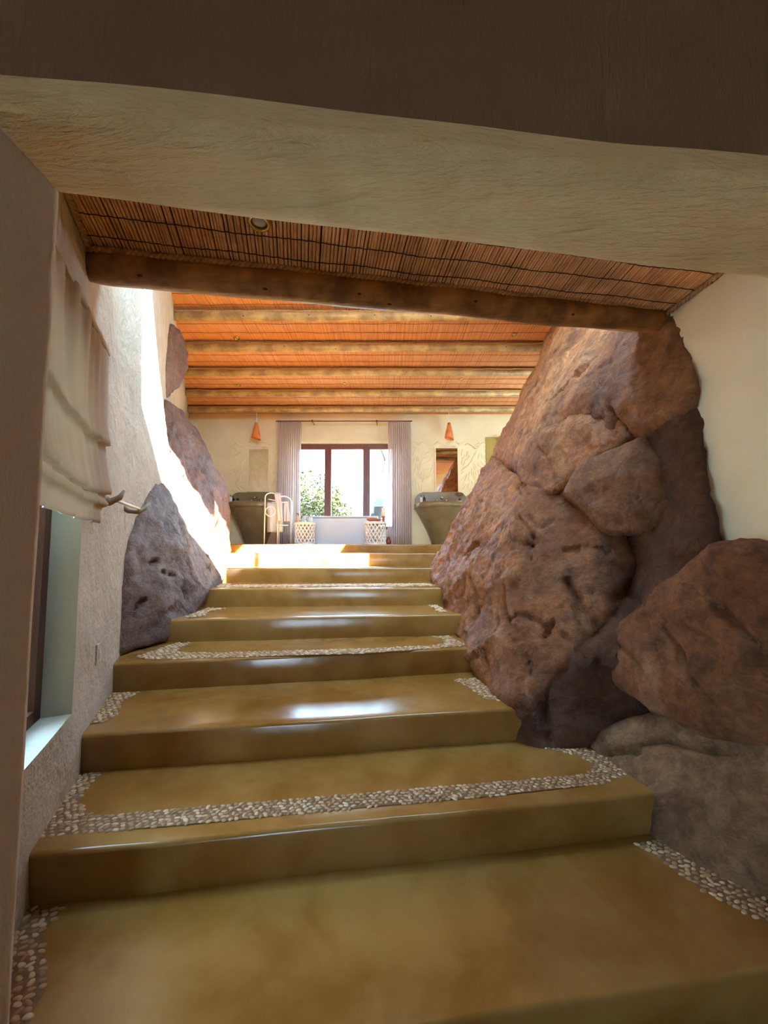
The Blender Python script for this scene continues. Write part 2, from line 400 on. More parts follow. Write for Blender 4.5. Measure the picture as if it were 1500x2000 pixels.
# ------------------------------------------------------------------ low reed ceiling, near
ZC = 1.262
cl = obj('ceiling_near', MB().hexa([(-1.35,.85), (1.75,1.0), (1.75,2.02), (-1.35,1.56)], ZC + .02, ZC + .22), M['backing'], label='low ceiling slab lined with reeds above the first steps', cat='ceiling', kind='structure')
mb = MB(); X = -1.28
while X < 1.62:
    w = random.uniform(.0095, .0145); f = (X + 1.28) / 2.9
    sl = -.33 + .36 * f; yb = beamline(X) + .03; y0 = fb(X) - .12
    zt = ZC + random.uniform(-.0015, .0015) + .006 * f
    vs = []; nseg = 3
    wob = random.uniform(-.002, .002)
    for q in range(nseg + 1):
        y = yb + (y0 - yb) * q / nseg; xc = X + sl * (y - yb) + wob * math.sin(q * 2.1)
        for th in (0, 45, 90, 135, 180):
            t = math.radians(th); vs.append((xc - math.cos(t) * w * .5, y, zt + .005 - math.sin(t) * w * .5))
    fs = [(q * 5 + h, q * 5 + h + 1, q * 5 + h + 6, q * 5 + h + 5) for q in range(nseg) for h in range(4)]
    mb.add(vs, fs); X += w * 1.14
obj('reed_lining', mb, M['reed'], cl, kind='stuff', smooth=True, fixn=False)
mb = MB()
for k, off in enumerate((.10, .20, .30, .40)):
    path = []
    for i in range(120):
        X = -1.24 + 2.78 * i / 119
        path.append((X - (-.33 + .36 * (X + 1.28) / 2.9) * off, beamline(X) - off + noise.noise((X * 4, k, 0)) * .012, ZC - .0035 + .006 * (X + 1.28) / 2.9 + (.001 if i % 2 else -.0015)))
    mb.tube(path, .0018, 5)
obj('binding_cord', mb, M['cord'], cl)

def rope_path(fn, n): return [fn(i / (n - 1)) for i in range(n)]
def rope(mb, path, r=.010, pitch=.045):
    path = [Vector(q) for q in path]; d = 0; strands = [[], []]
    for i, q in enumerate(path):
        if i: d += (q - path[i - 1]).length
        t = (path[min(i + 1, len(path) - 1)] - path[max(i - 1, 0)]).normalized()
        s = t.cross(Vector((0, 0, 1))).normalized(); w = s.cross(t)
        for k in (0, 1):
            th = 2 * math.pi * d / pitch + k * math.pi
            strands[k].append(q + (s * math.cos(th) + w * math.sin(th)) * r * .55)
    for k in (0, 1): mb.tube(strands[k], r * .72, 5)
    return mb

def timber(name, p0, p1, r0, r1, m, label, knots, ropes=True, seed=1, rr=.010, flat=0):
    p0, p1 = Vector(p0), Vector(p1); base = (p0.x, p0.y, p0.z)
    t = thing(name, base, label, 'beam', 'round timber beams carrying the reed ceiling')
    n = 60; path = []; rad = []
    for i in range(n + 1):
        f = i / n; q = p0.lerp(p1, f)
        path.append(q + Vector((0, noise.noise((f * 5, seed, 0)), noise.noise((f * 6, 0, seed)))) * .012)
        e = min(1, .82 + .18 * min(f, 1 - f) * 40)
        rad.append((r0 + (r1 - r0) * f) * (1 + noise.noise((f * 7, seed, 4)) * .07) * e)
    obj('log', MB().tube(path, rad, 18), m, t, smooth=True)
    d = (p1 - p0).normalized()
    for (f, ang) in knots:
        q = path[int(f * n)]; R = rad[int(f * n)]
        nn = Vector((0, -math.cos(math.radians(ang)), -math.sin(math.radians(ang))))
        c = q + nn * (R - .003); side = d.cross(nn).normalized()
        kb = MB(); vs = [c + nn * .006]
        for k2 in range(10):
            th = 2 * math.pi * k2 / 10; vs.append(c + d * math.cos(th) * R * .30 + side * math.sin(th) * R * .15)
        kb.add(vs, [(0, 1 + k2, 1 + (k2 + 1) % 10) for k2 in range(10)])
        obj('knot', kb, M['knot'], t)
    if ropes:
        L = (p1 - p0).length; nr = int(L / .011)
        rb = MB()
        rope(rb, [p0.lerp(p1, i / nr) + Vector((0, -(r0 + (r1 - r0) * i / nr) * .92 + noise.noise((i * .06, seed, 7)) * .008,
             (r0 + (r1 - r0) * i / nr) * .52 + noise.noise((i * .05, seed, 2)) * .010)) for i in range(nr + 1)], rr)
        obj('rope_edging', rb, M['rope'], t, smooth=True)
    return t
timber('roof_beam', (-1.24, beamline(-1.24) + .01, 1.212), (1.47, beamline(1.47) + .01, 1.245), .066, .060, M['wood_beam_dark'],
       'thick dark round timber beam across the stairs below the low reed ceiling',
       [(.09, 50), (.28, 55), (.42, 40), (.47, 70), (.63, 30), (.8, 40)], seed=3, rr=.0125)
mb = MB(); rope(mb, [Vector((wx(y) + .012, y, ZC - .012)) for y in [.86 + .01 * i for i in range(66)]], .012)
props(obj('rope_trim', mb, M['rope'], smooth=True), 'dark rope fixed where the low reeds meet the stair wall', 'rope')
mb = MB(); rope(mb, [Vector((rxw(y) - .012, y, ZC - .008)) for y in [1.05 + .01 * i for i in range(90)]], .011)
props(obj('rope_trim', mb, M['rope'], smooth=True), 'dark rope fixed where the low reeds meet the cream wall', 'rope')

# clerestory over the low roof: sill, lintel, piers (rotated with the first beam)
def cl_box(x0, x1, z0, z1, th=.12, off=0): 
    return MB().hexa([(x0, beamline(x0) + .06 + off), (x1, beamline(x1) + .06 + off), (x1, beamline(x1) + .06 + th + off), (x0, beamline(x0) + .06 + th + off)], z0, z1)
CX0, CXL, CXM, CX1, CZ0, CZS, CZ1, CZT = -1.20, -.55, -.40, 1.55, 1.62, 2.02, 2.92, 3.17
wc = MB()
for a in ((-1.5, CX0, 1.28, 3.4), (CX1, 5.0, 1.28, 3.4), (CX0, CXL, CZ1, 3.4), (CX0, CXM, 1.28, CZ0), (CXM, CX1, 1.28, CZS)):
    q = cl_box(*a); wc.add(q.v, q.f)
wcl = obj('wall_clerestory', wc, M['plaster'], label='high wall with the clerestory opening over the first beam', cat='wall', kind='structure')
w3 = thing('window_3', (CX0, beamline(CX0) + .1, CZ0), 'clerestory window above the low reed ceiling', 'window', kind='structure')
fr = MB()
for a in ((CX1 - .04, CX1, CZS, CZT), (.03, .08, CZS, CZT), (CXM, CX1, CZS, CZS + .03)):
    q = cl_box(*a, th=.05, off=.03); fr.add(q.v, q.f)
obj('window_frame', fr, M['wood_frame'], w3)
for a in ((CX0, CXL, CZ0, CZ1), (CXL, CXM, CZ0, CZT), (CXM, .03, CZS, CZT), (.08, CX1 - .04, CZS, CZT)):
    q = cl_box(a[0], a[1], a[2], a[3], th=.006, off=.05); obj('pane', q, M['glass'], w3)
SKX0, SKX1, SKY1 = -.55, 1.50, 2.76
w4 = thing('window_4', (SKX0, 2.0, ZC + 1.9), 'roof light joining the clerestory window', 'window', kind='structure')
obj('pane', MB().hexa([(SKX0, beamline(SKX0) + .1), (SKX1, beamline(SKX1) + .1), (SKX1, SKY1), (SKX0 + .25, SKY1)], 3.24, 3.25), M['glass'], w4)
obj('window_frame', MB().box(SKX0 + .2, SKX1, SKY1, SKY1 + .05, 3.17, 3.26).box(SKX1, SKX1 + .05, beamline(SKX1) + .1, SKY1, 3.17, 3.26), M['wood_frame'], w4)

# ------------------------------------------------------------------ high room: ceiling, back wall, side wall
ZH = 3.17; YB = 8.30
ch = obj('ceiling_high', MB().hexa([(-2.1, SKY1), (5.0, SKY1), (5.0, 8.5), (-5.0, 8.5)], ZH + .03, ZH + .2).hexa([(-1.5, 1.55), (SKX0, beamline(SKX0) + .08), (SKX0 + .25, SKY1), (-2.1, SKY1)], ZH + .03, ZH + .2).hexa([(SKX1, beamline(SKX1) + .08), (5.0, 2.5), (5.0, SKY1), (SKX1, SKY1)], ZH + .03, ZH + .2), M['backing'], label='high ceiling slab lined with orange reeds over the upper room', cat='ceiling', kind='structure')
mb = MB(); X = -4.5
while X < 4.8:
    w = random.uniform(.016, .024)
    y0 = max(1.7, 1.284 + (-1.121 - X) / .455 - .1); y1 = 8.34
    if X > -1: y0 = beamline(X) + .15 if (X < SKX0 - .02 or X > SKX1 + .02) else SKY1 + .05
    zt = ZH + random.uniform(-.002, .002)
    vs = []
    for y in (y0, y1):
        for th in (0, 60, 120, 180):
            t = math.radians(th); vs.append((X - math.cos(t) * w * .5, y, zt + .006 - math.sin(t) * w * .5))
    mb.add(vs, [(h, h + 1, h + 5, h + 4) for h in range(3)]); X += w
obj('reed_lining', mb, M['reed_far'], ch, kind='stuff', smooth=True, fixn=False)
mb = MB()
for k in range(22):
    y = 4.0 + k * .2
    mb.tube([(max(wx(y), -4.4) + (4.6 - max(wx(y), -4.4)) * i / 80, y + noise.noise((i * .3, k, 3)) * .02, ZH - .007) for i in range(81)], .0028, 4)
obj('binding_cord', mb, M['cord'], ch)
far_lbl = ['pale timber beam nearest to the dark beam, behind it', 'second pale timber beam counted in from the dark beam', 'third pale timber beam counted in from the dark beam',
           'fourth pale timber beam counted in from the dark beam', 'pale timber beam closest to the back wall above the pendants']
rng = random.Random(4)
for i, Y in enumerate((4.72, 5.45, 6.20, 7.02, 7.80)):
    timber('roof_beam', (wx(Y) - .05, Y, 3.09), (4.4, Y + .02, 3.10), .060, .055, M['wood_beam'], far_lbl[i],
           [(rng.uniform(.1, .8), rng.uniform(10, 70)) for _ in range(6)], seed=10 + i, rr=.012)

# back wall with the window opening
def bx(px): return at(px, 950, YB).x
def bz(py): return at(750, py, YB).z
FL8 = .235
OX0, OX1, OZ0, OZ1 = bx(572), bx(774), .62, bz(863)
wb_ = MB()
for (x0, x1, z0, z1) in ((-4.8, OX0, -.2, 3.4), (OX1, 5.0, -.2, 3.4), (OX0, OX1, OZ1, 3.4), (OX0, OX1, -.2, OZ0)):
    wb_.box(x0, x1, YB, YB + .32, z0, z1)
wall_back = obj('wall_back', wb_, M['plaster'], label='cream plastered back wall of the upper room with swirled relief', cat='wall', kind='structure')
obj('wall_far_right', MB().box(4.6, 4.8, 2.3, 8.5, -.5, 3.4), M['plaster'], label='side wall of the upper room hidden behind the tall boulder', cat='wall', kind='structure')
# plaster swirls around the mirrors
mb = MB()
def ridge(pts, w=.014):
    n = len(pts); vs = []; fs = []
    for i, (x, z) in enumerate(pts):
        x2, z2 = pts[min(i + 1, n - 1)]; x1, z1 = pts[max(i - 1, 0)]
        d = Vector((x2 - x1, z2 - z1)).normalized() if (x2 - x1 or z2 - z1) else Vector((1, 0)); nx, nz_ = -d.y, d.x
        for o, h in ((-1, 0), (-.4, .012), (.4, .012), (1, 0)):
            vs.append((x + nx * w * o, YB - h, z + nz_ * w * o))
    for i in range(n - 1):
        for k in range(3): fs.append((i * 4 + k, i * 4 + k + 1, i * 4 + k + 5, i * 4 + k + 4))
    mb.add(vs, fs)
def pz(px, py): q = at(px, py, YB); return q.x, q.z
rg = random.Random(11)
for (px0, px1, py0, py1, holes, n) in ((450, 537, 862, 960, (480, 530), 170), (806, 955, 862, 990, (846, 900), 240)):
    step_ = 3.6; gx = px0
    while gx < px1:
        gy = py0 + rg.uniform(0, 12)
        while gy < py1:
            x, y = gx + rg.uniform(-1, 1), gy; pts = []
            ln = rg.randint(5, 12)
            for s_ in range(ln):
                if not (px0 < x < px1 and py0 < y < py1) or (holes[0] < x < holes[1] and y > 874) or (y > 958 and 806 < x < 916): break
                pts.append(pz(x, y))
                th = 1.5 + 2.4 * noise.noise((x * .045, y * .03, 4.2))
                if y < 878: th = .8 * math.sin(x * .22)
                x += math.cos(th) * 1.6; y += math.sin(th) * 1.6
            if len(pts) > 3: ridge(pts, rg.uniform(.010, .015))
            gy += ln * 1.6 + rg.uniform(1, 9)
        gx += step_
obj('plaster_relief', mb, M['plaster'], wall_back, smooth=True)

# window_1: frame, two wide posts, panes
w1 = thing('window_1', ((OX0 + OX1) / 2, YB + .2, OZ0), 'three-pane window in brown hardwood behind the bathtub', 'window', kind='structure')
fr = MB(); yA, yB_ = YB + .16, YB + .24
fr.box(OX0, OX1, yA, yB_, OZ1 - .12, OZ1 + .0)
fr.box(OX0, OX0 + .09, yA, yB_, OZ0, OZ1).box(OX1 - .09, OX1, yA, yB_, OZ0, OZ1).box(OX0, OX1, yA, yB_, OZ0, OZ0 + .08)
obj('window_frame', fr, M['wood_frame'], w1, bevel=.006)
posts = [(bx(631.5), bx(645)), (bx(708), bx(722))]
for a in posts: obj('post', MB().box(a[0], a[1], yA - .02, yB_, OZ0, OZ1 - .08), M['wood_frame'], w1, bevel=.008)
edges = [OX0 + .09, posts[0][0], posts[0][1], posts[1][0], posts[1][1], OX1 - .09]
for k in range(3): obj('pane', MB().box(edges[2*k], edges[2*k+1], YB + .20, YB + .206, OZ0 + .08, OZ1 - .12), M['glass'], w1)

# shower niche on the back wall
x0, _z = pz(948, 855); x1, _z2 = pz(1010, 1000)
nic = thing('shower_panel', (x0, YB, FL8), 'olive polished plaster shower panel beside the tall boulder', 'shower')
obj('panel', MB().box(x0, x1, YB - .03, YB - .001, FL8 + .1, _z), M['screed_niche'], nic, bevel=.006)
q = at(975, 862, YB - .05)
obj('shower_head', MB().tube([(q.x, YB - .02, q.z), (q.x, YB - .14, q.z + .02), (q.x, YB - .2, q.z - .02)], .018, 10).lathe([(.02, 0), (.055, -.02), (.055, -.035)], (q.x, YB - .2, q.z - .02), 16), M['chrome'], nic, smooth=True)

# ------------------------------------------------------------------ staircase
Z = [-(6.7 - i) * .165 for i in range(7)] + [.07, FL8]
LINES = [((.309, 1.010), (1.02, 1.108)), ((-1.121, 1.284), (1.181, 1.62)), ((-1.351, 1.735), (.703, 2.045)), ((-1.587, 2.262), (.629, 2.669)),
         ((-1.525, 2.826), (.52, 3.08)), ((-1.64, 3.54), (.509, 3.662)), ((-1.75, 4.47), (.58, 4.60)), ((-2.3, 5.31), (.7, 5.37)), ((-2.66, 6.57), (1.2, 6.60))]
RIGHT = [2.0, 1.45, 1.6, 1.6, 1.6, 1.7, 2.2, 3.0, 4.7]
def nose(i, X):
    (xa, ya), (xb, yb) = LINES[i]; return ya + (yb - ya) * (X - xa) / (xb - xa)
stair = thing('staircase', (0, .95, -1.27), 'flight of wide polished ochre concrete steps between boulders', 'staircase')
STEP = []
for i in range(9):
    zt = Z[i]; zb = (Z[i - 1] if i else -1.27) - .03
    # left end at the wall
    xl = -1.2
    for _ in range(8): xl = wx(nose(min(i + 1, 8), xl) + .15) - .06
    if i == 8: xl = -4.5
    xr = RIGHT[i]; n = 70; r = .016
    def prof(u):
        X = xl + (xr - xl) * u; y = nose(i, X) + noise.noise((X * 1.6, i, 2)) * .012 + noise.noise((X * 6, i, 4)) * .003
        zz = zt + noise.noise((X * 2.3, i, 6)) * .003
        yk = (nose(i + 1, X) + .15) if i < 8 else 8.6
        yk = max(yk, y + .2)
        pts = [(y + .012, zb), (y + .004, (zb + zz) / 2), (y, zz - r)]
        for a in (30, 60, 90):
            t = math.radians(a); pts.append((y + r - r * math.cos(t), zz - r + r * math.sin(t)))
        pts += [(y + r + .05, zz), ((y + yk) / 2, zz), (yk, zz)]
        return X, pts
    PR = [prof(u / n) for u in range(n + 1)]
    mb = MB().grid(lambda a, b: Vector((PR[a][0], PR[a][1][b][0], PR[a][1][b][1])), n, 8)
    k9 = 9
    mb.f.append(tuple(q * (n + 1) + n for q in range(9)))
    STEP.append(obj('step', mb, M['screed'], stair, smooth=False, fixn=False))
    me = STEP[-1].data; me.shade_smooth()

# pebble inlays, traced on each tread
def poly_in(p, poly):
    c = False; j = len(poly) - 1
    for i in range(len(poly)):
        if ((poly[i].y > p[1]) != (poly[j].y > p[1])) and p[0] < (poly[j].x - poly[i].x) * (p[1] - poly[i].y) / (poly[j].y - poly[i].y) + poly[i].x: c = not c
        j = i
    return c
INLAY = [
 (0, .026, [(40,1776),(125,1770),(85,1824),(83,1877),(91,1904),(85,1941),(48,2000),(0,2060),(-40,2060)]),
 (0, .026, [(1239,1648),(1276,1667),(1340,1720),(1409,1763),(1500,1803),(1580,1835),(1580,1795),(1500,1757),(1409,1712),(1340,1674),(1292,1643)]),
 (1, .025, [(149,1505),(212,1503),(175,1531),(156,1564),(163,1587),(200,1594),(420,1573),(700,1552),(1116,1515),(1153,1509),(1156,1491),(1127,1475),(1031,1456),(1028,1451),
            (1121,1451),(1196,1485),(1233,1509),(1180,1531),(967,1555),(700,1579),(327,1615),(63,1636),(50,1630)]),
 (2, .026, [(205,1354),(271,1352),(236,1373),(233,1391),(210,1410),(166,1416),(150,1416)]),
 (2, .026, [(884,1327),(928,1325),(954,1343),(995,1371),(949,1366),(926,1350)]),
 (3, .030, [(262,1284),(345,1256),(376,1255),(348,1265),(348,1273),(380,1276),(700,1268),(847,1261),(870,1256),(865,1248),(842,1243),(875,1242),(912,1261),(800,1271),(700,1277),(299,1289)]),
 (4, .032, [(359,1205),(405,1188),(442,1188),(405,1195),(400,1202),(374,1207)]),
 (4, .032, [(833,1181),(853,1181),(874,1196),(856,1196),(850,1188)]),
 (5, .040, [(425,1141),(450,1140),(440,1143),(840,1140),(848,1144),(440,1147.3),(425,1147)]),
]
PEB = []
for v in range(6):
    rp = random.Random(v); vs = []; n = 9
    rad = [1 + rp.uniform(-.16, .16) for _ in range(n)]
    for (s_, h) in ((1.0, 0), (.86, .30), (.5, .46)):
        for k in range(n):
            t = 2 * math.pi * k / n; vs.append((math.cos(t) * rad[k] * s_ * .5, math.sin(t) * rad[k] * s_ * .5, h))
    vs.append((0, 0, .5))
    fs = [(a * n + k, a * n + (k + 1) % n, (a + 1) * n + (k + 1) % n, (a + 1) * n + k) for a in range(2) for k in range(n)]
    fs += [(2 * n + k, 2 * n + (k + 1) % n, 3 * n) for k in range(n)]
    for mi in range(4):
        me = bpy.data.meshes.new('pebble'); me.from_pydata(vs, [], fs); me.shade_smooth(); me.materials.append(M['pebble'][mi]); PEB.append((me, vs, fs))
spots = []
rp = random.Random(21)
for (si, size, px) in INLAY:
    z = Z[si]; poly = [atz(a, b, z) for a, b in px]
    obj('mortar_bed', MB().add([(p_.x, p_.y, z + .0022) for p_ in poly], [tuple(range(len(poly)))]), M['mortar'], STEP[si], fixn=False)
    x0, x1 = min(p_.x for p_ in poly), max(p_.x for p_ in poly); y0, y1 = min(p_.y for p_ in poly), max(p_.y for p_ in poly)
    dx, dy = size, size * .66; row = 0; y = y0
    ang = 0.14 if si < 4 else .05
    while y < y1 + .3:
        x = x0 - .1 + (row % 2) * dx * .5
        while x < x1 + .1:
            xx = x + rp.uniform(-.2, .2) * dx; yy = y + (x - x0) * ang - .3 * ang + rp.uniform(-.18, .18) * dy
            if poly_in((xx, yy), poly): spots.append((si, xx, yy, z, size * rp.uniform(.82, 1.12), size * rp.uniform(.52, .74), rp.uniform(-.5, .5) + (rp.random() < .18) * 1.2))
            x += dx
        y += dy; row += 1
spots.sort(key=lambda s_: (s_[0] > 1, math.hypot(s_[1], s_[2])))
rest = {}
vis = 0
for s_ in spots:
    si, x, y, z, lx, ly, an = s_
    pv = rp.randrange(len(PEB)); px_ = 750 + 750 * x / y
    inframe = 55 < px_ < 1500 and (si > 0 or y > .97 or x > 0)
    if vis < 300 and inframe:
        vis += 1
        o = bpy.data.objects.new('pebble', PEB[pv][0]); link(o, STEP[si])
        o.location = (x - 0, y - .95, z + .0015 + 1.27); o.location = Vector((x, y, z + .001)) - origin_of(STEP[si])
        o.rotation_euler = (0, 0, an); o.scale = (lx * .92, ly * .92, ly * .62)
    else:
        rest.setdefault(si, []).append((x, y, z, lx, ly, an, pv))
for si, L_ in rest.items():
    by = {}
    for (x, y, z, lx, ly, an, pv) in L_:
        mbp = by.setdefault(0, (MB(), []))
        me, vs, fs = PEB[pv]; ca, sa = math.cos(an), math.sin(an); lx *= .92; ly *= .92
        mbp[0].add([(x + vx * lx * ca - vy * ly * sa, y + vx * lx * sa + vy * ly * ca, z + .001 + vz * ly * .62) for vx, vy, vz in vs], fs)
        mbp[1].extend([pv % 4] * len(fs))
    mbp, mi = by[0]
    o = obj('pebbles', mbp, None, STEP[si], kind='stuff', smooth=True, fixn=False)
    for m_ in M['pebble']: o.data.materials.append(m_)
    o.data.polygons.foreach_set('material_index', mi)

# ------------------------------------------------------------------ boulders
def boulder(label, pts, m, voxel=.03, amp=1.0, smooth=4, cracks=(), seed=0, group=None, crack_w=.017):
    bm = bmesh.new()
    for p_ in pts: bm.verts.new(p_)
    r = bmesh.ops.convex_hull(bm, input=bm.verts)
    bmesh.ops.delete(bm, geom=[g for g in set(r['geom_interior'] + r['geom_unused']) if isinstance(g, bmesh.types.BMVert)], context='VERTS')
    tmp = bpy.data.meshes.new('tmp'); bm.to_mesh(tmp); bm.free()
    to = bpy.data.objects.new('tmp', tmp); COL.objects.link(to)
    md = to.modifiers.new('r', 'REMESH'); md.mode = 'VOXEL'; md.voxel_size = voxel
    dg = bpy.context.evaluated_depsgraph_get()
    me = bpy.data.meshes.new_from_object(to.evaluated_get(dg)); bpy.data.objects.remove(to); bpy.data.meshes.remove(tmp)
    nv = len(me.vertices); co = np.empty(nv * 3); me.vertices.foreach_get('co', co); co = co.reshape(-1, 3)
    ed = np.empty(len(me.edges) * 2, int); me.edges.foreach_get('vertices', ed); ed = ed.reshape(-1, 2)
    deg = np.bincount(ed.ravel(), minlength=nv)[:, None]
    for _ in range(smooth):
        acc = np.zeros_like(co); np.add.at(acc, ed[:, 0], co[ed[:, 1]]); np.add.at(acc, ed[:, 1], co[ed[:, 0]])
        co = .4 * co + .6 * acc / deg
    me.vertices.foreach_set('co', co.ravel()); me.update()
    nrm = np.empty(nv * 3); me.vertices.foreach_get('normal', nrm); nrm = nrm.reshape(-1, 3)
    disp = np.empty(nv); S = seed * 7.3
    for i in range(nv):
        x, y, z = co[i]
        q = Vector((x + S, y - S * .7, z + S * .3))
        d = noise.noise(q * 1.4) * .06 + noise.noise(q * 3.1) * .030
        rdg = 1 - abs(noise.noise(q * 2.6 + Vector((5, 1, 2)))) * 2
        d += max(0, rdg) ** 3 * .022
        q2 = Vector((q.x, q.y, q.z * 1.5))
        v1 = 1 - 2 * abs(noise.noise(q2 * 5.0)); v2 = noise.noise(q2 * 11.0); v3 = noise.noise(q2 * 24.0)
        d += max(-.4, v1) * .010 + v2 * .010 + v3 * .008 + noise.noise(Vector((q.x * 40, q.y * 40, q.z * 22))) * .004
        k2 = noise.noise(Vector((q.x * 3 + q.z, q.y * 3, q.z * 1.3 - q.x)) + Vector((3, 8, 1)))
        d -= .020 * max(0, 1 - abs(k2) / .03)
        st = noise.noise(q * 4.3 + Vector((9, 2, 7)))
        d += (.012 if st > .12 else 0) * min(1, (st - .12) * 14) if st > .12 else 0
        disp[i] = d * amp
    for line in cracks:                       # cracks are traced in the photograph and laid onto the rock face
        P = []
        v_ = ((co[:, 2] / co[:, 1]) * _c - _s) / (_c + (co[:, 2] / co[:, 1]) * _s)
        px_a = 750 + 750 * co[:, 0] / co[:, 1] * (_c - _s * v_); py_a = 1000 + SHIFT - 750 * v_
        for (cx_p, cy_p) in line:
            dist = np.hypot(px_a - cx_p, py_a - cy_p); near = np.where(dist < max(9.0, dist.min() + 1))[0]
            P.append(co[near[np.argmin(np.linalg.norm(co[near], axis=1))]])
        for a, b in zip(P[:-1], P[1:]):
            ab_ = b - a; t = np.clip(((co - a) @ ab_) / (ab_ @ ab_), 0, 1)
            dd = np.linalg.norm(co - (a + t[:, None] * ab_), axis=1)
            disp -= np.exp(-(dd / crack_w) ** 2) * .05
    co = co + nrm * disp[:, None]
    me.vertices.foreach_set('co', co.ravel()); me.update(); me.shade_smooth()
    me.materials.clear(); me.materials.append(m)
    o = bpy.data.objects.new('boulder', me); link(o)
    props(o, label, 'boulder', group or 'natural boulders built into the house')
    return o
def V(px, py, Y): return at(px, py, Y)
def ext(pts, d): return pts + [p_ + Vector(d) for p_ in pts]
RM = lambda n, c, s_: rock_mat('rock_' + n, c, s_)
# right: tall leaning slab
S_ = [V(1092,618,4.95), V(1046,705,4.9), V(1003,800,4.9), V(960,900,4.75), V(1000,930,3.7), V(1040,860,3.05), V(1110,640,3.6), V(1200,640,2.6), V(1305,620,2.05),
      V(1335,612,1.80), V(1352,690,1.75), V(1364,748,1.72), V(1345,800,1.76), V(1262,850,2.06), V(1160,850,2.45), V(1050,840,2.98), V(1130,600,3.9)]
boulder('tall brown boulder leaning up to the reed ceiling with one long crack', ext(S_, (1.3, 1.0, .25)), RM('slab', BROWN, 1), .025, 1.0, 4,
        cracks=[[(1048,816),(1066,796),(1085,782),(1098,766),(1118,752),(1132,734),(1150,714)], [(1120,690),(1150,655)], [(1200,800),(1216,835),(1225,850)]], seed=1)
# right: lower main mass
M_ = [V(836,1108,4.95), V(868,1058,4.85), V(918,985,4.75), V(962,895,4.5), V(1002,925,3.3), V(1050,950,2.85), V(1095,975,2.62), V(1185,1045,2.3), V(1228,1100,2.22),
      V(1212,1190,2.18), V(1110,1285,2.08), V(1022,1385,2.04), V(1008,1395,2.1), V(932,1322,2.62), V(882,1242,3.05), V(858,1150,3.66), V(842,1125,4.5), V(1000,1100,2.55), V(950,1080,2.95)]
boulder('large rusty brown boulder with a flaking face rising beside the middle steps', ext(M_, (.9, .9, -.1)), RM('main', RUST, 2), .02, 1.1, 4, seed=2,
        cracks=[[(984,1150),(978,1180),(990,1212)], [(915,1130),(922,1190)], [(1010,1010),(1040,1045),(1030,1090)], [(1075,1215),(1060,1240)], [(945,1290),(960,1330)], [(900,1080),(930,1060)], [(1110,1130),(1140,1170)]])
# right: block under the slab
N_ = [V(1036,850,2.9), V(1010,925,3.05), V(1040,955,2.85), V(1082,966,2.62), V(1152,900,2.4), V(1232,852,2.1), V(1215,815,2.15), V(1110,815,2.6)]
boulder('orange brown block wedged under the leaning boulder above its crack', ext(N_, (.5, .7, .05)), RM('block', BROWN, 3), .018, .6, 2, seed=3)
W_ = [V(1098,962,2.42), V(1112,932,2.38), V(1150,893,2.3), V(1252,850,2.0), V(1290,900,1.93), V(1312,985,1.92), V(1272,1036,2.0), V(1190,1046,2.2), V(1200,930,2.1)]
boulder('tan angular block jammed between the tall and the lower boulder', ext(W_, (.35, .7, .0)), RM('wedge', [(128,84,50),(160,110,66),(176,124,76),(150,104,70),(186,150,110),(92,62,42)], 4), .016, .6, 2, seed=4)
# right: dark backing rock by the cream wall
D_ = [V(1150,1060,2.6), V(1190,860,2.7), V(1262,850,2.25), V(1350,775,1.80), V(1300,790,2.1), V(1358,850,1.74), V(1386,945,1.68), V(1398,1085,1.66), V(1335,1195,1.78), V(1250,1215,2.1), V(1180,1010,2.5), V(1200,1180,2.3), V(1300,1000,2.02)]
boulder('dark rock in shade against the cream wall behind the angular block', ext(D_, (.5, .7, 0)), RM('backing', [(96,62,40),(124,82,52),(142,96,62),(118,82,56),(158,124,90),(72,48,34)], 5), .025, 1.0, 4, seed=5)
F_ = [V(1014,1392,2.06), V(1024,1468,2.02), V(1130,1450,1.97), V(1060,1250,2.4), V(1150,1120,2.5), V(1235,1120,2.3), V(1310,1160,1.98), V(1300,1400,1.95), V(1200,1470,2.0), V(1030,1480,2.2), V(1010,1400,2.3)]
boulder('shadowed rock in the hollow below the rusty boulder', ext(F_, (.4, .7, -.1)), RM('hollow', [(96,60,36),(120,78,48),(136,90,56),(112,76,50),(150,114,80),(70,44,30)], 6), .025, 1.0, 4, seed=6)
E_ = [V(1275,1205,1.85), V(1340,1135,1.66), V(1420,1082,1.55), V(1500,1088,1.45), V(1620,1140,1.35), V(1780,1230,1.15), V(1800,1520,1.08), V(1700,1500,1.25), V(1500,1455,1.40), V(1440,1440,1.5), V(1292,1395,1.68), V(1190,1320,2.0), V(1215,1215,2.05), V(1400,1240,1.48), V(1500,1250,1.34)]
boulder('round rusty boulder against the cream wall beyond the first steps', ext(E_, (.5, .7, -.05)), RM('round', RUST, 7), .022, 1.0, 5, seed=7,
        cracks=[[(1300,1240),(1335,1290),(1360,1340),(1392,1372)], [(1410,1180),(1480,1250)], [(1270,1220),(1280,1290)]])
G_ = [atz(1128,1438,-.92), V(1210,1402,1.95), V(1370,1392,1.65), V(1500,1440,1.42), V(1640,1500,1.25), atz(1236,1515,-.93), atz(1312,1556,-.95), atz(1290,1655,-1.12), atz(1345,1690,-1.12), atz(1510,1770,-1.12),
      atz(1600,1810,-1.12), atz(1760,1900,-1.12), V(1760,1560,1.1), V(1380,1470,1.55), V(1310,1500,1.62)]
boulder('low sloping tan bedrock between the pebbles and the round boulder', ext(G_, (.5, .6, -.3)), RM('bedrock', TAN, 8), .018, .55, 4, seed=8, crack_w=.014,
        cracks=[[(1172,1466),(1205,1458),(1240,1462),(1248,1446),(1290,1438),(1330,1446),(1390,1460),(1440,1462)], [(1340,1410),(1380,1404)]])
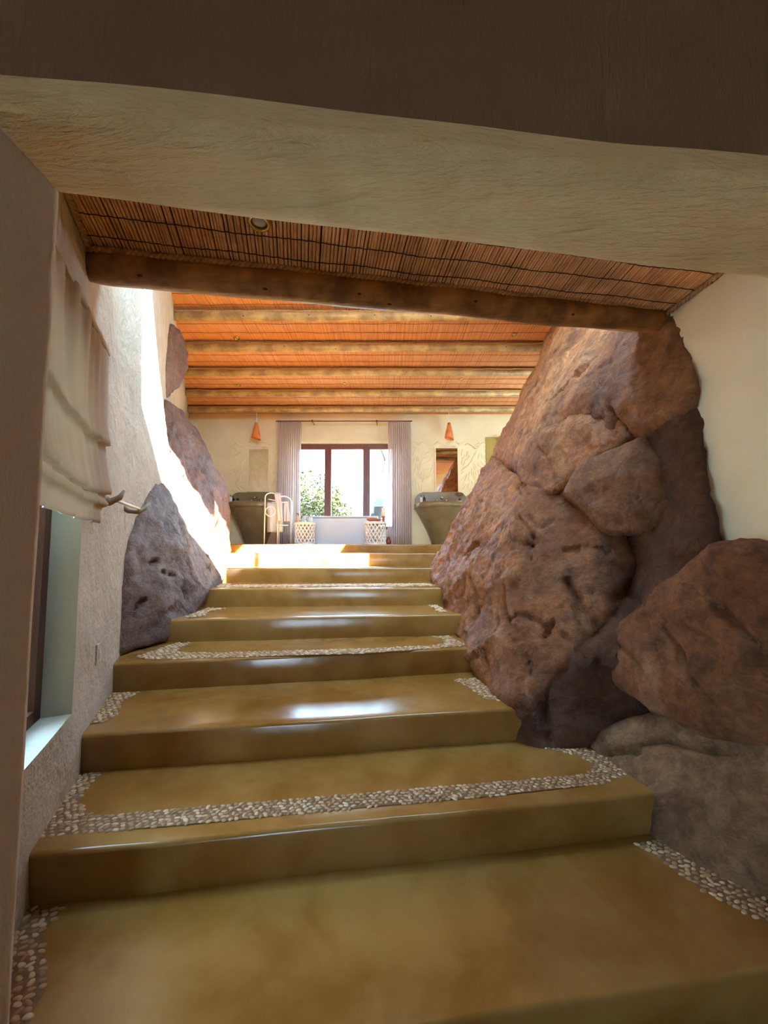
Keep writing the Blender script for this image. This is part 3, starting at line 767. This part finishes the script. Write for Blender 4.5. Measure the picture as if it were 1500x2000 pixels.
# left: grey boulder beside the steps, its sunlit top, the ridge behind and the one above
A_ = [atz(222,1290,-.62), atz(300,1268,-.62), atz(345,1255,-.62), V(336,1205,2.85), V(400,1152,3.42), atz(428,1142,-.29), V(425,1112,4.45), V(436,1092,5.0), V(405,1020,4.6), V(365,950,4.0), V(330,895,3.6), V(296,870,3.2),
      V(276,950,2.75), V(245,1080,2.45), V(300,985,2.95), V(350,1050,3.05)]
boulder('grey boulder beside the middle steps with its top in bright sun', ext(A_, (-.8, .3, -.1)), RM('grey', GREY, 9), .03, .75, 4, seed=9,
        cracks=[[(272,1203),(284,1186),(298,1172)], [(305,1098),(325,1094)], [(330,1116),(350,1118)], [(370,1150),(372,1170)]])
B_ = [V(322,775,4.05), V(345,790,4.5), V(384,840,5.2), V(412,898,5.6), V(438,945,5.85), V(444,1000,6.1), V(450,1078,6.35), V(440,1090,5.3), V(405,1000,4.75), V(360,930,4.2), V(310,860,3.75), V(340,850,4.2), V(400,930,5.0)]
boulder('brown ridge of rock standing in front of the back wall beside the washbasin', ext(B_, (-1.0, .5, -.1)), RM('ridge', [(110,80,64),(142,102,78),(160,116,88),(138,100,82),(178,148,126),(90,60,46)], 10), .035, .8, 4, seed=10)
C_ = [V(340,628,4.3), V(360,660,4.6), V(368,700,4.7), V(362,735,4.65), V(335,775,4.3), V(316,778,4.1), V(314,720,4.05), V(322,650,4.15)]
boulder('small reddish boulder jutting from the wall just below the reeds', ext(C_, (-.6, .15, 0)), RM('upper', [(110,80,66),(138,100,80),(156,114,90),(134,96,78),(178,150,126),(92,62,50)], 11), .025, .7, 4, seed=11)

# ------------------------------------------------------------------ stair wall: blind, rail, switch
def blind():
    Y0, Y1, Zt, Zb = .92, 1.67, .93, .15
    t = thing('roman_blind', wq(1.3, Zb, -.05), 'pale linen roman blind with stacked folds hanging over the stair window', 'blind')
    prof = [(.93, .045), (.90, .05), (.8, .05), (.7, .052), (.6, .056), (.53, .066), (.505, .070), (.50, .052), (.46, .055), (.40, .062), (.33, .075), (.30, .082), (.285, .078), (.28, .062), (.26, .062), (.238, .075), (.228, .070), (.224, .055), (.20, .055), (.165, .058), (.15, .055)]
    n = 70
    def pt(i, j):
        z, d = prof[j]; u = i / n; Y = Y0 + (Y1 - Y0) * u
        sag = -.028 * math.sin(math.pi * u) * (1 if j in range(4, 14) else .3) * min(1, j / 4)
        d += noise.noise((u * 11, z * 1.0, 2)) * .016 + noise.noise((u * 26, z * .7, 5)) * .007
        inset = .02 * (j > 12) + .03 * (j > 17)
        return wq(Y0 + (Y1 - inset - Y0) * u, z + sag, -d)
    o = obj('fabric', MB().grid(pt, n, len(prof) - 1), M['blind'], t, smooth=True, fixn=False)
    sm = o.modifiers.new('thick', 'SOLIDIFY'); sm.thickness = .003
    obj('top_batten', wbar(MB(), Y0, Y1, .915, .94, -.055, -.01), M['blind'], t, bevel=.004)
blind()
t = thing('wall_rail', wq(1.71, .27, -.02), 'pale rod on two curved horn brackets between the blind and the grey boulder', 'rail')
b1, b2 = wallp(1.71, .27), wallp(2.40, .31)
for k, b_ in enumerate((b1, b2)):
    q = [b_ + WN * .0 + Vector((0, -.03, .02)), b_ + WN * .03 + Vector((0, -.02, -.012)), b_ + WN * .07 + Vector((0, 0, -.016)), b_ + WN * .10 + Vector((0, .015, .010)), b_ + WN * .115 + Vector((0, .02, .045))]
    obj('bracket', MB().tube(q, [.020, .020, .017, .013, .006], 10), M['horn'], t, smooth=True)
obj('rod', MB().tube([b1 + WN * .07 + Vector((0, -.02, .004)), b2 + WN * .07 + Vector((0, .02, .004))], .008, 8), M['rod'], t, smooth=True)
t = thing('light_switch', wallp(1.93, -.44), 'small plain square switch plate low on the stair wall', 'switch')
mb = MB(); wbar(mb, 1.90, 1.975, -.52, -.42, -.008, .02); obj('plate', mb, M['plaster_left'], t, bevel=.004)
mb = MB(); wbar(mb, 1.918, 1.957, -.495, -.445, -.0105, -.004); obj('rocker', mb, M['plaster_left'], t, bevel=.002)

# ------------------------------------------------------------------ downlights
def downlight(p_, label, r=.038, tilt=None):
    t = thing('downlight', p_, label, 'downlight', 'recessed ceiling downlights')
    obj('ring', MB().lathe([(r * .72, .02), (r * .72, -.004), (r * .80, -.010), (r, -.007), (r * 1.02, 0), (r * 1.02, .02)], p_, 28), M['brass'], t, smooth=True)
    obj('lens', MB().lathe([(r * .74, .016), (r * .74, .002), (r * .45, -.004), (.001, -.006)], p_, 24), M['lens'], t, smooth=True)
q = atz(506, 433, ZC - .006)
downlight((q.x, q.y, ZC - .006), 'brass ringed downlight in the low reed ceiling at the soffit edge', .040)
for (px, py, lb) in ((462, 660, 'small downlight between the first two pale beams near the left boulder'), (1004, 654, 'small downlight between the first two pale beams near the leaning boulder'),
                     (466, 752, 'small downlight in the far reeds above the left pendant'), (673, 750, 'small downlight in the far reeds above the window'), (900, 741, 'small downlight in the far reeds above the right pendant')):
    q = atz(px, py, ZH - .006); downlight((q.x, q.y, ZH - .006), lb, .042)

# ------------------------------------------------------------------ upper room furniture
def basin(cx, hw, label, hang):
    zf = FL8; zr = bz(985) ; t = thing('washbasin', (cx, YB, zf), label, 'washbasin', 'funnel shaped washbasins against the back wall')
    n = 28; zl = zr - .115
    prof = []                                   # (z, half width, depth)
    for k in range(15):
        f = k / 14; g = .36 + .64 * (f ** 1.35)
        prof.append((zf + (zl - zf) * f, hw * g, .20 + .32 * f ** 1.2))
    def D_sec(z, w, d): return [Vector((cx + w * math.cos(math.pi * k / n), YB - d * math.sin(math.pi * k / n) ** .8, z)) for k in range(n + 1)]
    S = [D_sec(*p_) for p_ in prof]
    obj('pedestal', MB().grid(lambda i, j: S[j][i], n, len(S) - 1), M['screed_basin'], t, smooth=True)
    R = [D_sec(zl - .005, hw * 1.01, .53), D_sec(zl, hw * 1.03, .55), D_sec(zr - .01, hw * 1.03, .55), D_sec(zr, hw * 1.01, .535), D_sec(zr, hw * .86, .44), D_sec(zr - .03, hw * .80, .41), D_sec(zr - .10, hw * .6, .30), D_sec(zr - .11, .02, .05)]
    obj('bowl', MB().grid(lambda i, j: R[j][i], n, len(R) - 1), M['screed_basin'], t, smooth=True)
    zt = bz(962); w = hw * 1.0; rc = .2
    out = [(cx - w, zr - .02)] + [(cx - w + rc - rc * math.cos(math.radians(a)), zt - rc + rc * math.sin(math.radians(a))) for a in range(0, 91, 15)]
    out += [(cx + w - rc + rc * math.sin(math.radians(a)), zt - rc + rc * math.cos(math.radians(a))) for a in range(0, 91, 15)] + [(cx + w, zr - .02)]
    m_ = len(out)
    obj('splashback', MB().add([(x, YB - .045, z) for x, z in out] + [(x, YB - .001, z) for x, z in out], [tuple(range(m_)), tuple(range(2*m_-1, m_-1, -1))] + [(i, (i+1) % m_, m_ + (i+1) % m_, m_ + i) for i in range(m_)]), M['screed_basin'], t, bevel=.008)
    sp = MB().tube([(cx, YB - .04, zr + .14), (cx, YB - .14, zr + .14), (cx, YB - .18, zr + .11)], .017, 10); obj('spout', sp, M['chrome'], t, smooth=True)
    for s_ in (-1, 1):
        obj('tap', MB().tube([(cx + s_ * .10, YB - .04, zr + .075), (cx + s_ * .10, YB - .09, zr + .075)], [.016, .026], 12), M['chrome'], t, smooth=True)
    return zr
zr = basin(bx(503), .58, 'olive funnel-shaped washbasin behind the towel rack', 0)
basin(bx(861), .57, 'olive funnel-shaped washbasin partly hidden by the tall boulder', 0)
def bottle(x, y, z, r, h, m, label, pump=True, cap=None):
    t = thing('soap_bottle', (x, y, z), label, 'bottle')
    obj('body', MB().lathe([(r * .96, 0), (r, .01), (r, h * .66), (r * .8, h * .72), (r * .35, h * .76), (r * .35, h * .8)], (x, y, z), 14), m, t, smooth=True)
    if pump: obj('pump', MB().tube([(x, y, z + h * .78), (x, y, z + h), (x - r * .8, y - r * .2, z + h)], r * .26, 8), cap or M['bottle_dark'], t, smooth=True)
    return t
zrim = zr + .001
bottle(bx(821), YB - .17, zrim, .028, .17, M['bottle_white'], 'white pump bottle with dark top on the rim of the hidden-side basin')
bottle(bx(827), YB - .16, zrim, .026, .17, M['bottle_dark'], 'dark pump bottle beside the white one on the basin rim')
bottle(bx(457.5), YB - .17, zrim, .028, .17, M['bottle_white'], 'white pump bottle on the basin rim behind the towel rack')
bottle(bx(462), YB - .15, zrim, .024, .14, M['bottle_dark'], 'small dark bottle on the basin rim behind the towel rack')
def tumbler(x, y, z, label):
    t = thing('toothbrush_holder', (x, y, z), label, 'holder')
    obj('tray', MB().box(x - .06, x + .06, y - .03, y + .03, z, z + .05), M['bottle_white'], t, bevel=.006)
    obj('cup', MB().lathe([(.022, .05), (.026, .06), (.026, .105), (.022, .105), (.020, .06)], (x + .02, y, z), 12), M['bottle_dark'], t, smooth=True)
tumbler(bx(893), YB - .16, zrim, 'white tray with a dark cup on the basin beside the boulder')
tumbler(bx(469), YB - .16, zrim, 'white tray with a dark cup on the basin behind the towel rack')
t = thing('shaving_mirror', (bx(897.5), YB - .05, bz(965)), 'small oval shaving mirror above the basin beside the boulder', 'mirror')
c = at(897.5, 965.5, YB - .09)
obj('disc', MB().add([(c.x + .085 * math.cos(a), c.y - s_ * .012, c.z + .042 * math.sin(a)) for s_ in (0, 1) for a in [2 * math.pi * k / 24 for k in range(24)]], [tuple(range(24)), tuple(range(47, 23, -1))] + [(k, (k + 1) % 24, 24 + (k + 1) % 24, 24 + k) for k in range(24)]), M['chrome'], t)
obj('arm', MB().tube([(c.x, c.y, c.z), (c.x, YB, c.z)], .008, 8), M['chrome'], t)
def mirror(px0, px1, py0, py1, label):
    x0, x1, z0, z1 = bx(px0), bx(px1), bz(py1), bz(py0)
    t = thing('wall_mirror', ((x0 + x1) / 2, YB, z0), label, 'mirror', 'tall wall mirrors')
    obj('mirror_pane', MB().box(x0, x1, YB - .022, YB - .012, z0, z1), M['mirror'], t)
    fr = MB()
    for a in ((x0 - .025, x0, z0, z1 + .025), (x1, x1 + .025, z0, z1 + .025), (x0, x1, z1, z1 + .025)): fr.box(a[0], a[1], YB - .03, YB, a[2], a[3])
    obj('frame', fr, M['plaster'], t)
mirror(485.5, 524, 878.5, 961, 'tall narrow mirror above the basin with the towel rack')
mirror(851.5, 894, 876, 961, 'tall narrow mirror reflecting the beams above the basin by the boulder')
def pendant(px, label, tilt):
    y = 8.02; top = at(px, 826, y); bot = at(px, 857, y); h = top.z - bot.z
    t = thing('pendant_lamp', (top.x, y, bot.z), label, 'pendant lamp', 'terracotta pendant lamps')
    vs = MB(); prof = [(.028, h), (.045, h * .8), (.085, h * .25), (.098, 0), (.090, 0), (.04, h * .8), (.02, h * .96)]
    vs.lathe(prof, (top.x, y, bot.z), 20)
    vs.v = [(x, yy, z + (x - top.x) * tilt * max(0, 1 - (z - bot.z) / h)) for x, yy, z in vs.v]
    obj('shade', vs, M['terracotta'], t, smooth=True)
    obj('cord', MB().tube([(top.x, y, top.z - .02), (top.x, y, ZH)], .006, 6), M['white_metal'], t)
    obj('bulb', MB().lathe([(.02, h * .5), (.03, h * .35), (.022, h * .2), (.002, h * .17)], (top.x, y, bot.z), 12), M['bottle_white'], t, smooth=True)
pendant(501, 'terracotta cone pendant hanging over the basin with the towel rack', -.2)
pendant(877, 'terracotta cone pendant hanging over the basin by the boulder', -.25)

# curtains and their rod
def curtain(px0, px1, label, seed):
    y = 8.06; x0, x1 = at(px0, 950, y).x, at(px1, 950, y).x; z1, z0 = at(750, 824, y).z, FL8 + .004
    t = thing('curtain', ((x0 + x1) / 2, y, FL8), label, 'curtain', 'sheer curtains at the bathroom window')
    n = 150
    def pt(i, j):
        u = i / n; zf = j / 10
        fl = 1 + .05 * (1 - zf)
        ph = u * 2 * math.pi * 11 + noise.noise((u * 5, seed, 0)) * 1.5
        return Vector(((x0 + x1) / 2 + (u - .5) * (x1 - x0) * fl, y + math.sin(ph) * (.022 + .012 * (1 - zf)) + noise.noise((u * 6, zf, seed)) * .01, z0 + (z1 - z0) * zf))
    obj('drape', MB().grid(pt, n, 10), M['curtain'], t, smooth=True, fixn=False)
    hb = MB()
    for k in range(12): hb.box(x0 + (x1 - x0) * (k + .3) / 12, x0 + (x1 - x0) * (k + .5) / 12, y - .006, y + .006, z1 - .02, z1 + .012)
    obj('hooks', hb, M['wood_frame'], t)
curtain(541, 587, 'sheer taupe curtain gathered on the towel rack side of the window', 1)
curtain(758, 803, 'sheer taupe curtain gathered on the boulder side of the window', 2)
y = 8.06; zr_ = at(750, 822.5, y).z
t = thing('curtain_rod', (at(541, 822, y).x, y, zr_), 'thin dark rod carrying both sheer curtains above the window', 'curtain rod')
obj('rod', MB().tube([(at(539, 822, y).x, y, zr_), (at(805, 822, y).x, y, zr_)], .013, 8), M['wood_frame'], t, smooth=True)
for px in (610, 736): obj('bracket', MB().tube([(at(px, 822, y).x, y, zr_), (at(px, 822, y).x, YB, zr_)], .010, 6).lathe([(.02, -.02), (.02, .02)], (at(px, 822, y).x, y, zr_), 8), M['wood_frame'], t)
# shallow plaster edge of the curtain recess
for (a, b_, c_, d_) in ((536, 540, 820, 1064), (803.5, 807, 820, 1064)):
    pass

# bathtub with rim, tap
ty0, ty1 = 7.55, 8.22
tx0, tx1 = at(592, 1000, ty0).x, at(738, 1000, ty0).x; tz = at(700, 1008, ty0).z
t = thing('bathtub', ((tx0 + tx1) / 2, ty0, FL8), 'pale blue-grey boxed bathtub below the window between two stools', 'bathtub')
obj('body', MB().hexa([(tx0 + .09, ty0), (tx1 - .05, ty0), (tx1 - .05, ty1), (tx0 + .09, ty1)], FL8, tz - .03), M['tub'], t, bevel=.02)
rim = MB()
for a in ((tx0, tx1, ty0 - .03, ty0 + .1), (tx0, tx1, ty1 - .1, ty1), (tx0, tx0 + .13, ty0 + .1, ty1 - .1), (tx1 - .13, tx1, ty0 + .1, ty1 - .1)): rim.box(a[0], a[1], a[2], a[3], tz - .03, tz)
obj('rim', rim, M['tub'], t, bevel=.004)
fx, fy = at(672, 1000, 7.6).x, 7.62
t = thing('bath_mixer', (fx, fy, tz), 'old-style bath mixer with hand shower standing on the tub rim', 'tap')
px_m = 7.62 / 750
obj('riser', MB().tube([(fx - .06, fy, tz), (fx - .06, fy, tz + .12), (fx - .04, fy, tz + .17), (fx, fy, tz + .19), (fx + .05, fy, tz + .17), (fx + .09, fy, tz + .10), (fx + .09, fy, tz)], .010, 8), M['chrome'], t, smooth=True)
obj('body', MB().tube([(fx - .06, fy, tz + .13), (fx + .1, fy, tz + .13)], .016, 8), M['chrome'], t, smooth=True)
obj('hand_shower', MB().tube([(fx - .07, fy - .02, tz + .27), (fx + .0, fy - .02, tz + .27), (fx + .07, fy - .02, tz + .255)], [.018, .012, .010], 8), M['chrome'], t, smooth=True)
obj('cradle', MB().tube([(fx, fy, tz + .19), (fx, fy - .01, tz + .265)], .009, 8), M['chrome'], t)
obj('hose', MB().tube([(fx + .07, fy - .02, tz + .255), (fx + .14, fy - .02, tz + .22), (fx + .17, fy - .01, tz + .12), (fx + .17, fy, tz + .0)], .007, 8), M['chrome'], t, smooth=True)

# lattice stools
def stool(px0, px1, py, y, label):
    x = at((px0 + px1) / 2, 1040, y).x; r = (at(px1, 1040, y).x - at(px0, 1040, y).x) / 2; h = at(750, py, y).z - FL8
    t = thing('lattice_stool', (x, y, FL8), label, 'stool', 'white carved lattice stools')
    obj('seat', MB().lathe([(r * .9, h - .05), (r, h - .045), (r * 1.02, h - .02), (r, h - .003), (r * .9, h), (.01, h - .006)], (x, y, FL8), 32), M['white_carved'], t, smooth=True)
    obj('base_ring', MB().lathe([(r * .95, 0), (r * 1.0, .008), (r * 1.0, .03), (r * .94, .045), (r * .84, .045), (r * .84, 0)], (x, y, FL8), 32), M['white_carved'], t, smooth=True)
    la = MB(); N_ = 16
    for s_ in (-1, 1):
        for k in range(N_):
            la.tube([(x + r * (.93 - .05 * math.sin(math.pi * f / 10)) * math.cos(2 * math.pi * k / N_ + s_ * f / 10 * 1.25), y + r * (.93 - .05 * math.sin(math.pi * f / 10)) * math.sin(2 * math.pi * k / N_ + s_ * f / 10 * 1.25), FL8 + .03 + (h - .07) * f / 10) for f in range(11)], .0125, 6, False)
    obj('lattice', la, M['white_carved'], t, smooth=True)
    return x, y, FL8 + h
sx, sy, sz = stool(575, 616, 1021, 7.30, 'white carved lattice stool holding bottles beside the towel rack')
bottle(sx - .12, sy - .04, sz, .036, .17, M['bottle_amber'], 'tan pump bottle on the stool beside the towel rack')
bottle(sx - .04, sy + .05, sz, .042, .15, M['bottle_glass'], 'pale glass bottle on the stool beside the towel rack', False)
t = thing('glass_jar', (sx + .09, sy, sz), 'short glass jar with a lid on the stool beside the towel rack', 'jar')
obj('body', MB().lathe([(.045, 0), (.05, .01), (.05, .09), (.04, .1)], (sx + .09, sy, sz), 16), M['bottle_glass'], t, smooth=True)
obj('lid', MB().lathe([(.042, .1), (.042, .115), (.012, .12), (.016, .14), (.004, .15)], (sx + .09, sy, sz), 16), M['brass'], t, smooth=True)
sx, sy, sz = stool(712, 755, 1020, 7.30, 'white carved lattice stool holding a wooden bowl and candle')
bw = MB(); n = 18
def bowl_pt(i, j):
    u = i / n; a = 2 * math.pi * j / 20
    L_ = .15; wv = math.sin(math.pi * min(max(u, .02), .98)) ** .6 * (.055 * (1 - .45 * u))
    return Vector((sx - .17 + 2 * L_ * u, sy - .05 + math.cos(a) * wv, sz + .052 * (1 - .35 * u) + math.sin(a) * wv * .95))
bw.grid(bowl_pt, n, 20)
obj('carved_bowl', bw, M['wood_bowl'], label='boat-shaped brown wooden bowl lying on the stool by the candle', cat='bowl', smooth=True)
cx_, cy_ = sx + .15, sy - .02
t = thing('candlestick', (cx_, cy_, sz), 'turned candlestick with a thick cream candle on the stool', 'candle')
obj('stick', MB().lathe([(.045, 0), (.045, .012), (.022, .03), (.036, .05), (.022, .07), (.04, .095), (.042, .11)], (cx_, cy_, sz), 16), M['wood_bowl'], t, smooth=True)
obj('candle', MB().lathe([(.031, .11), (.031, .265), (.026, .27), (.004, .266)], (cx_, cy_, sz), 16), M['candle'], t, smooth=True)
q = at(758, 1054, 7.4)
obj('small_vase', MB().lathe([(.03, 0), (.055, .04), (.06, .09), (.035, .14), (.03, .17), (.036, .18)], (q.x + .01, 7.5, FL8), 16), M['red_pot'], label='small dark red pot on the floor behind the bowl stool', cat='vase', smooth=True)

# towel rack and towels
y = 7.05
def rp_(px, py, dy=0): q = at(px, py, y); return Vector((q.x, y + dy, q.z))
t = thing('towel_rack', (rp_(543, 1060).x, y, FL8), 'white metal towel rack with two hoops beside the basin', 'towel rack')
def hoop(pxa, pxb, pyt, dya, dyb):
    a, b_ = rp_(pxa, pyt), rp_(pxb, pyt); w = b_.x - a.x; z = a.z; R = w / 2
    pts = [(a.x, y + dya, FL8)] + [(a.x + R - R * math.cos(th), y + dya + (dyb - dya) * (1 - math.cos(th)) / 2, z - R + R * math.sin(th)) for th in [math.pi * k / 12 for k in range(13)]] + [(b_.x, y + dyb, FL8)]
    return MB().tube(pts, .011, 8)
obj('hoop', hoop(522, 543, 963, -.12, .12), M['white_metal'], t, smooth=True)
obj('hoop', hoop(545, 564, 968, -.05, .22), M['white_metal'], t, smooth=True)
for (pa, pb) in (((531, 981), (562, 981)), ((540, 1026), (563, 1026)), ((524, 975), (546, 979))):
    obj('rail', MB().tube([rp_(*pa), rp_(*pb)], .010, 8), M['white_metal'], t, smooth=True)
c = rp_(533, 1001, -.16)
obj('towel_ring', MB().tube([(c.x + .088 * math.cos(a), c.y, c.z + .088 * math.sin(a)) for a in [2 * math.pi * k / 24 for k in range(25)]], .008, 8), M['white_metal'], t, smooth=True)
def towel(px0, px1, pyt, pyb, dy, label, seed, bot=1.0, skew=0):
    def pt(i, j):
        u, v = i / 16, j / 14
        px = px0 + (px1 - px0) * u + skew * v; py = pyt + (pyb - pyt) * v + noise.noise((u * 4, seed, 1)) * 1.5 * v
        q = rp_(px, py)
        return Vector((q.x, y + dy + noise.noise((u * 5 + seed, v * 1.2, 3)) * .05 * (0.3 + v) + .035 * math.sin(u * 11 + seed) * v - .05 * max(0, .08 - v) * -8, q.z))
    o = obj('towel', MB().grid(pt, 16, 14), M['towel'], label=label, cat='towel', group='towels on the rack', smooth=True, fixn=False)
    s_ = o.modifiers.new('thick', 'SOLIDIFY'); s_.thickness = .012
    return o
towel(538, 550, 963, 1018, -.07, 'long pale towel hung over the top of the rack hoop', 1, skew=5)
towel(520, 550, 980, 1039, .06, 'wide folded towel hung low behind the towel ring', 2, skew=0)
towel(554, 563, 979, 1018, .02, 'narrow towel on the rack nearest the curtain', 3, skew=2)

# ------------------------------------------------------------------ outside the back window
obj('ground', MB().box(-40, 40, 8.7, 60, -1.2, -1.0), M['earth'], label='dry ground outside beyond the window', cat='ground', kind='structure')
def tree(base, crown_c, crown_r, n, label, stems, seed):
    t = thing('tree', base, label, 'tree', 'trees outside the window'); rg = random.Random(seed)
    for st in stems: obj('branch', MB().tube(st[0], st[1], 8), M['bark'], t, smooth=True)
    mb = MB()
    for k in range(n):
        d = Vector((rg.gauss(0, 1), rg.gauss(0, 1), rg.gauss(0, 1))).normalized() * (rg.random() ** .4)
        c = Vector(crown_c) + Vector((d.x * crown_r[0], d.y * crown_r[1], d.z * crown_r[2]))
        c += Vector((noise.noise(c * 1.5), 0, noise.noise(c * 1.5 + Vector((4, 4, 4))))) * .35
        a = Vector((rg.uniform(-1, 1), rg.uniform(-1, 1), rg.uniform(-1, 1))).normalized(); b_ = a.cross(Vector((rg.random(), rg.random(), rg.random() + .1))).normalized(); s_ = rg.uniform(.05, .10)
        up = a.cross(b_) * s_ * .2
        mb.add([c - a * s_, c + b_ * s_ * .4 + up, c + a * s_, c - b_ * s_ * .4 + up], [(0, 1, 2), (0, 2, 3)])
    if n: obj('foliage', mb, M['leaf'], t, kind='stuff', fixn=False)
    return t
c = at(605, 975, 11.5)
tree((c.x, 11.5, -1.0), (c.x - .3, 11.5, c.z - .35), (1.25, 1.0, 1.25), 5200, 'leafy green tree outside the window beside the curtain',
     [([(c.x - .2, 11.5, -1.0), (c.x - .1, 11.5, 0), (c.x + .1, 11.5, .9)], [.12, .1, .05]), ([(c.x - .1, 11.5, 0), (c.x - .5, 11.4, 1.0)], [.07, .03])], 3)
c2 = at(660, 990, 12.5)
tree((c2.x, 12.5, -1.0), (c2.x, 12.5, c2.z - .3), (.42, .5, .8), 1300, 'small leafy bush outside behind the bath mixer', [([(c2.x, 12.5, -1.0), (c2.x, 12.5, .8)], [.06, .03])], 5)
a0, a1, a2 = at(733, 1015, 11), at(748, 950, 11), at(757, 905, 11)
tree((a0.x - .1, 11, -1.0), (0, 0, 0), (1, 1, 1), 0, 'bare grey slanting tree trunk outside by the curtain',
     [([(a0.x - .25, 11, -1.0), tuple(a0), tuple(a1), tuple(a2), tuple(at(764, 880, 11))], [.19, .17, .14, .12, .10]),
      ([tuple(a2), tuple(at(752, 890, 11)), tuple(at(742, 868, 11)), tuple(at(735, 850, 11))], [.09, .07, .055, .04])], 7)

# ------------------------------------------------------------------ lift everything so that the lower floor is z = 0
for o in ALL:
    if o.parent is None: o.location.z += EYE
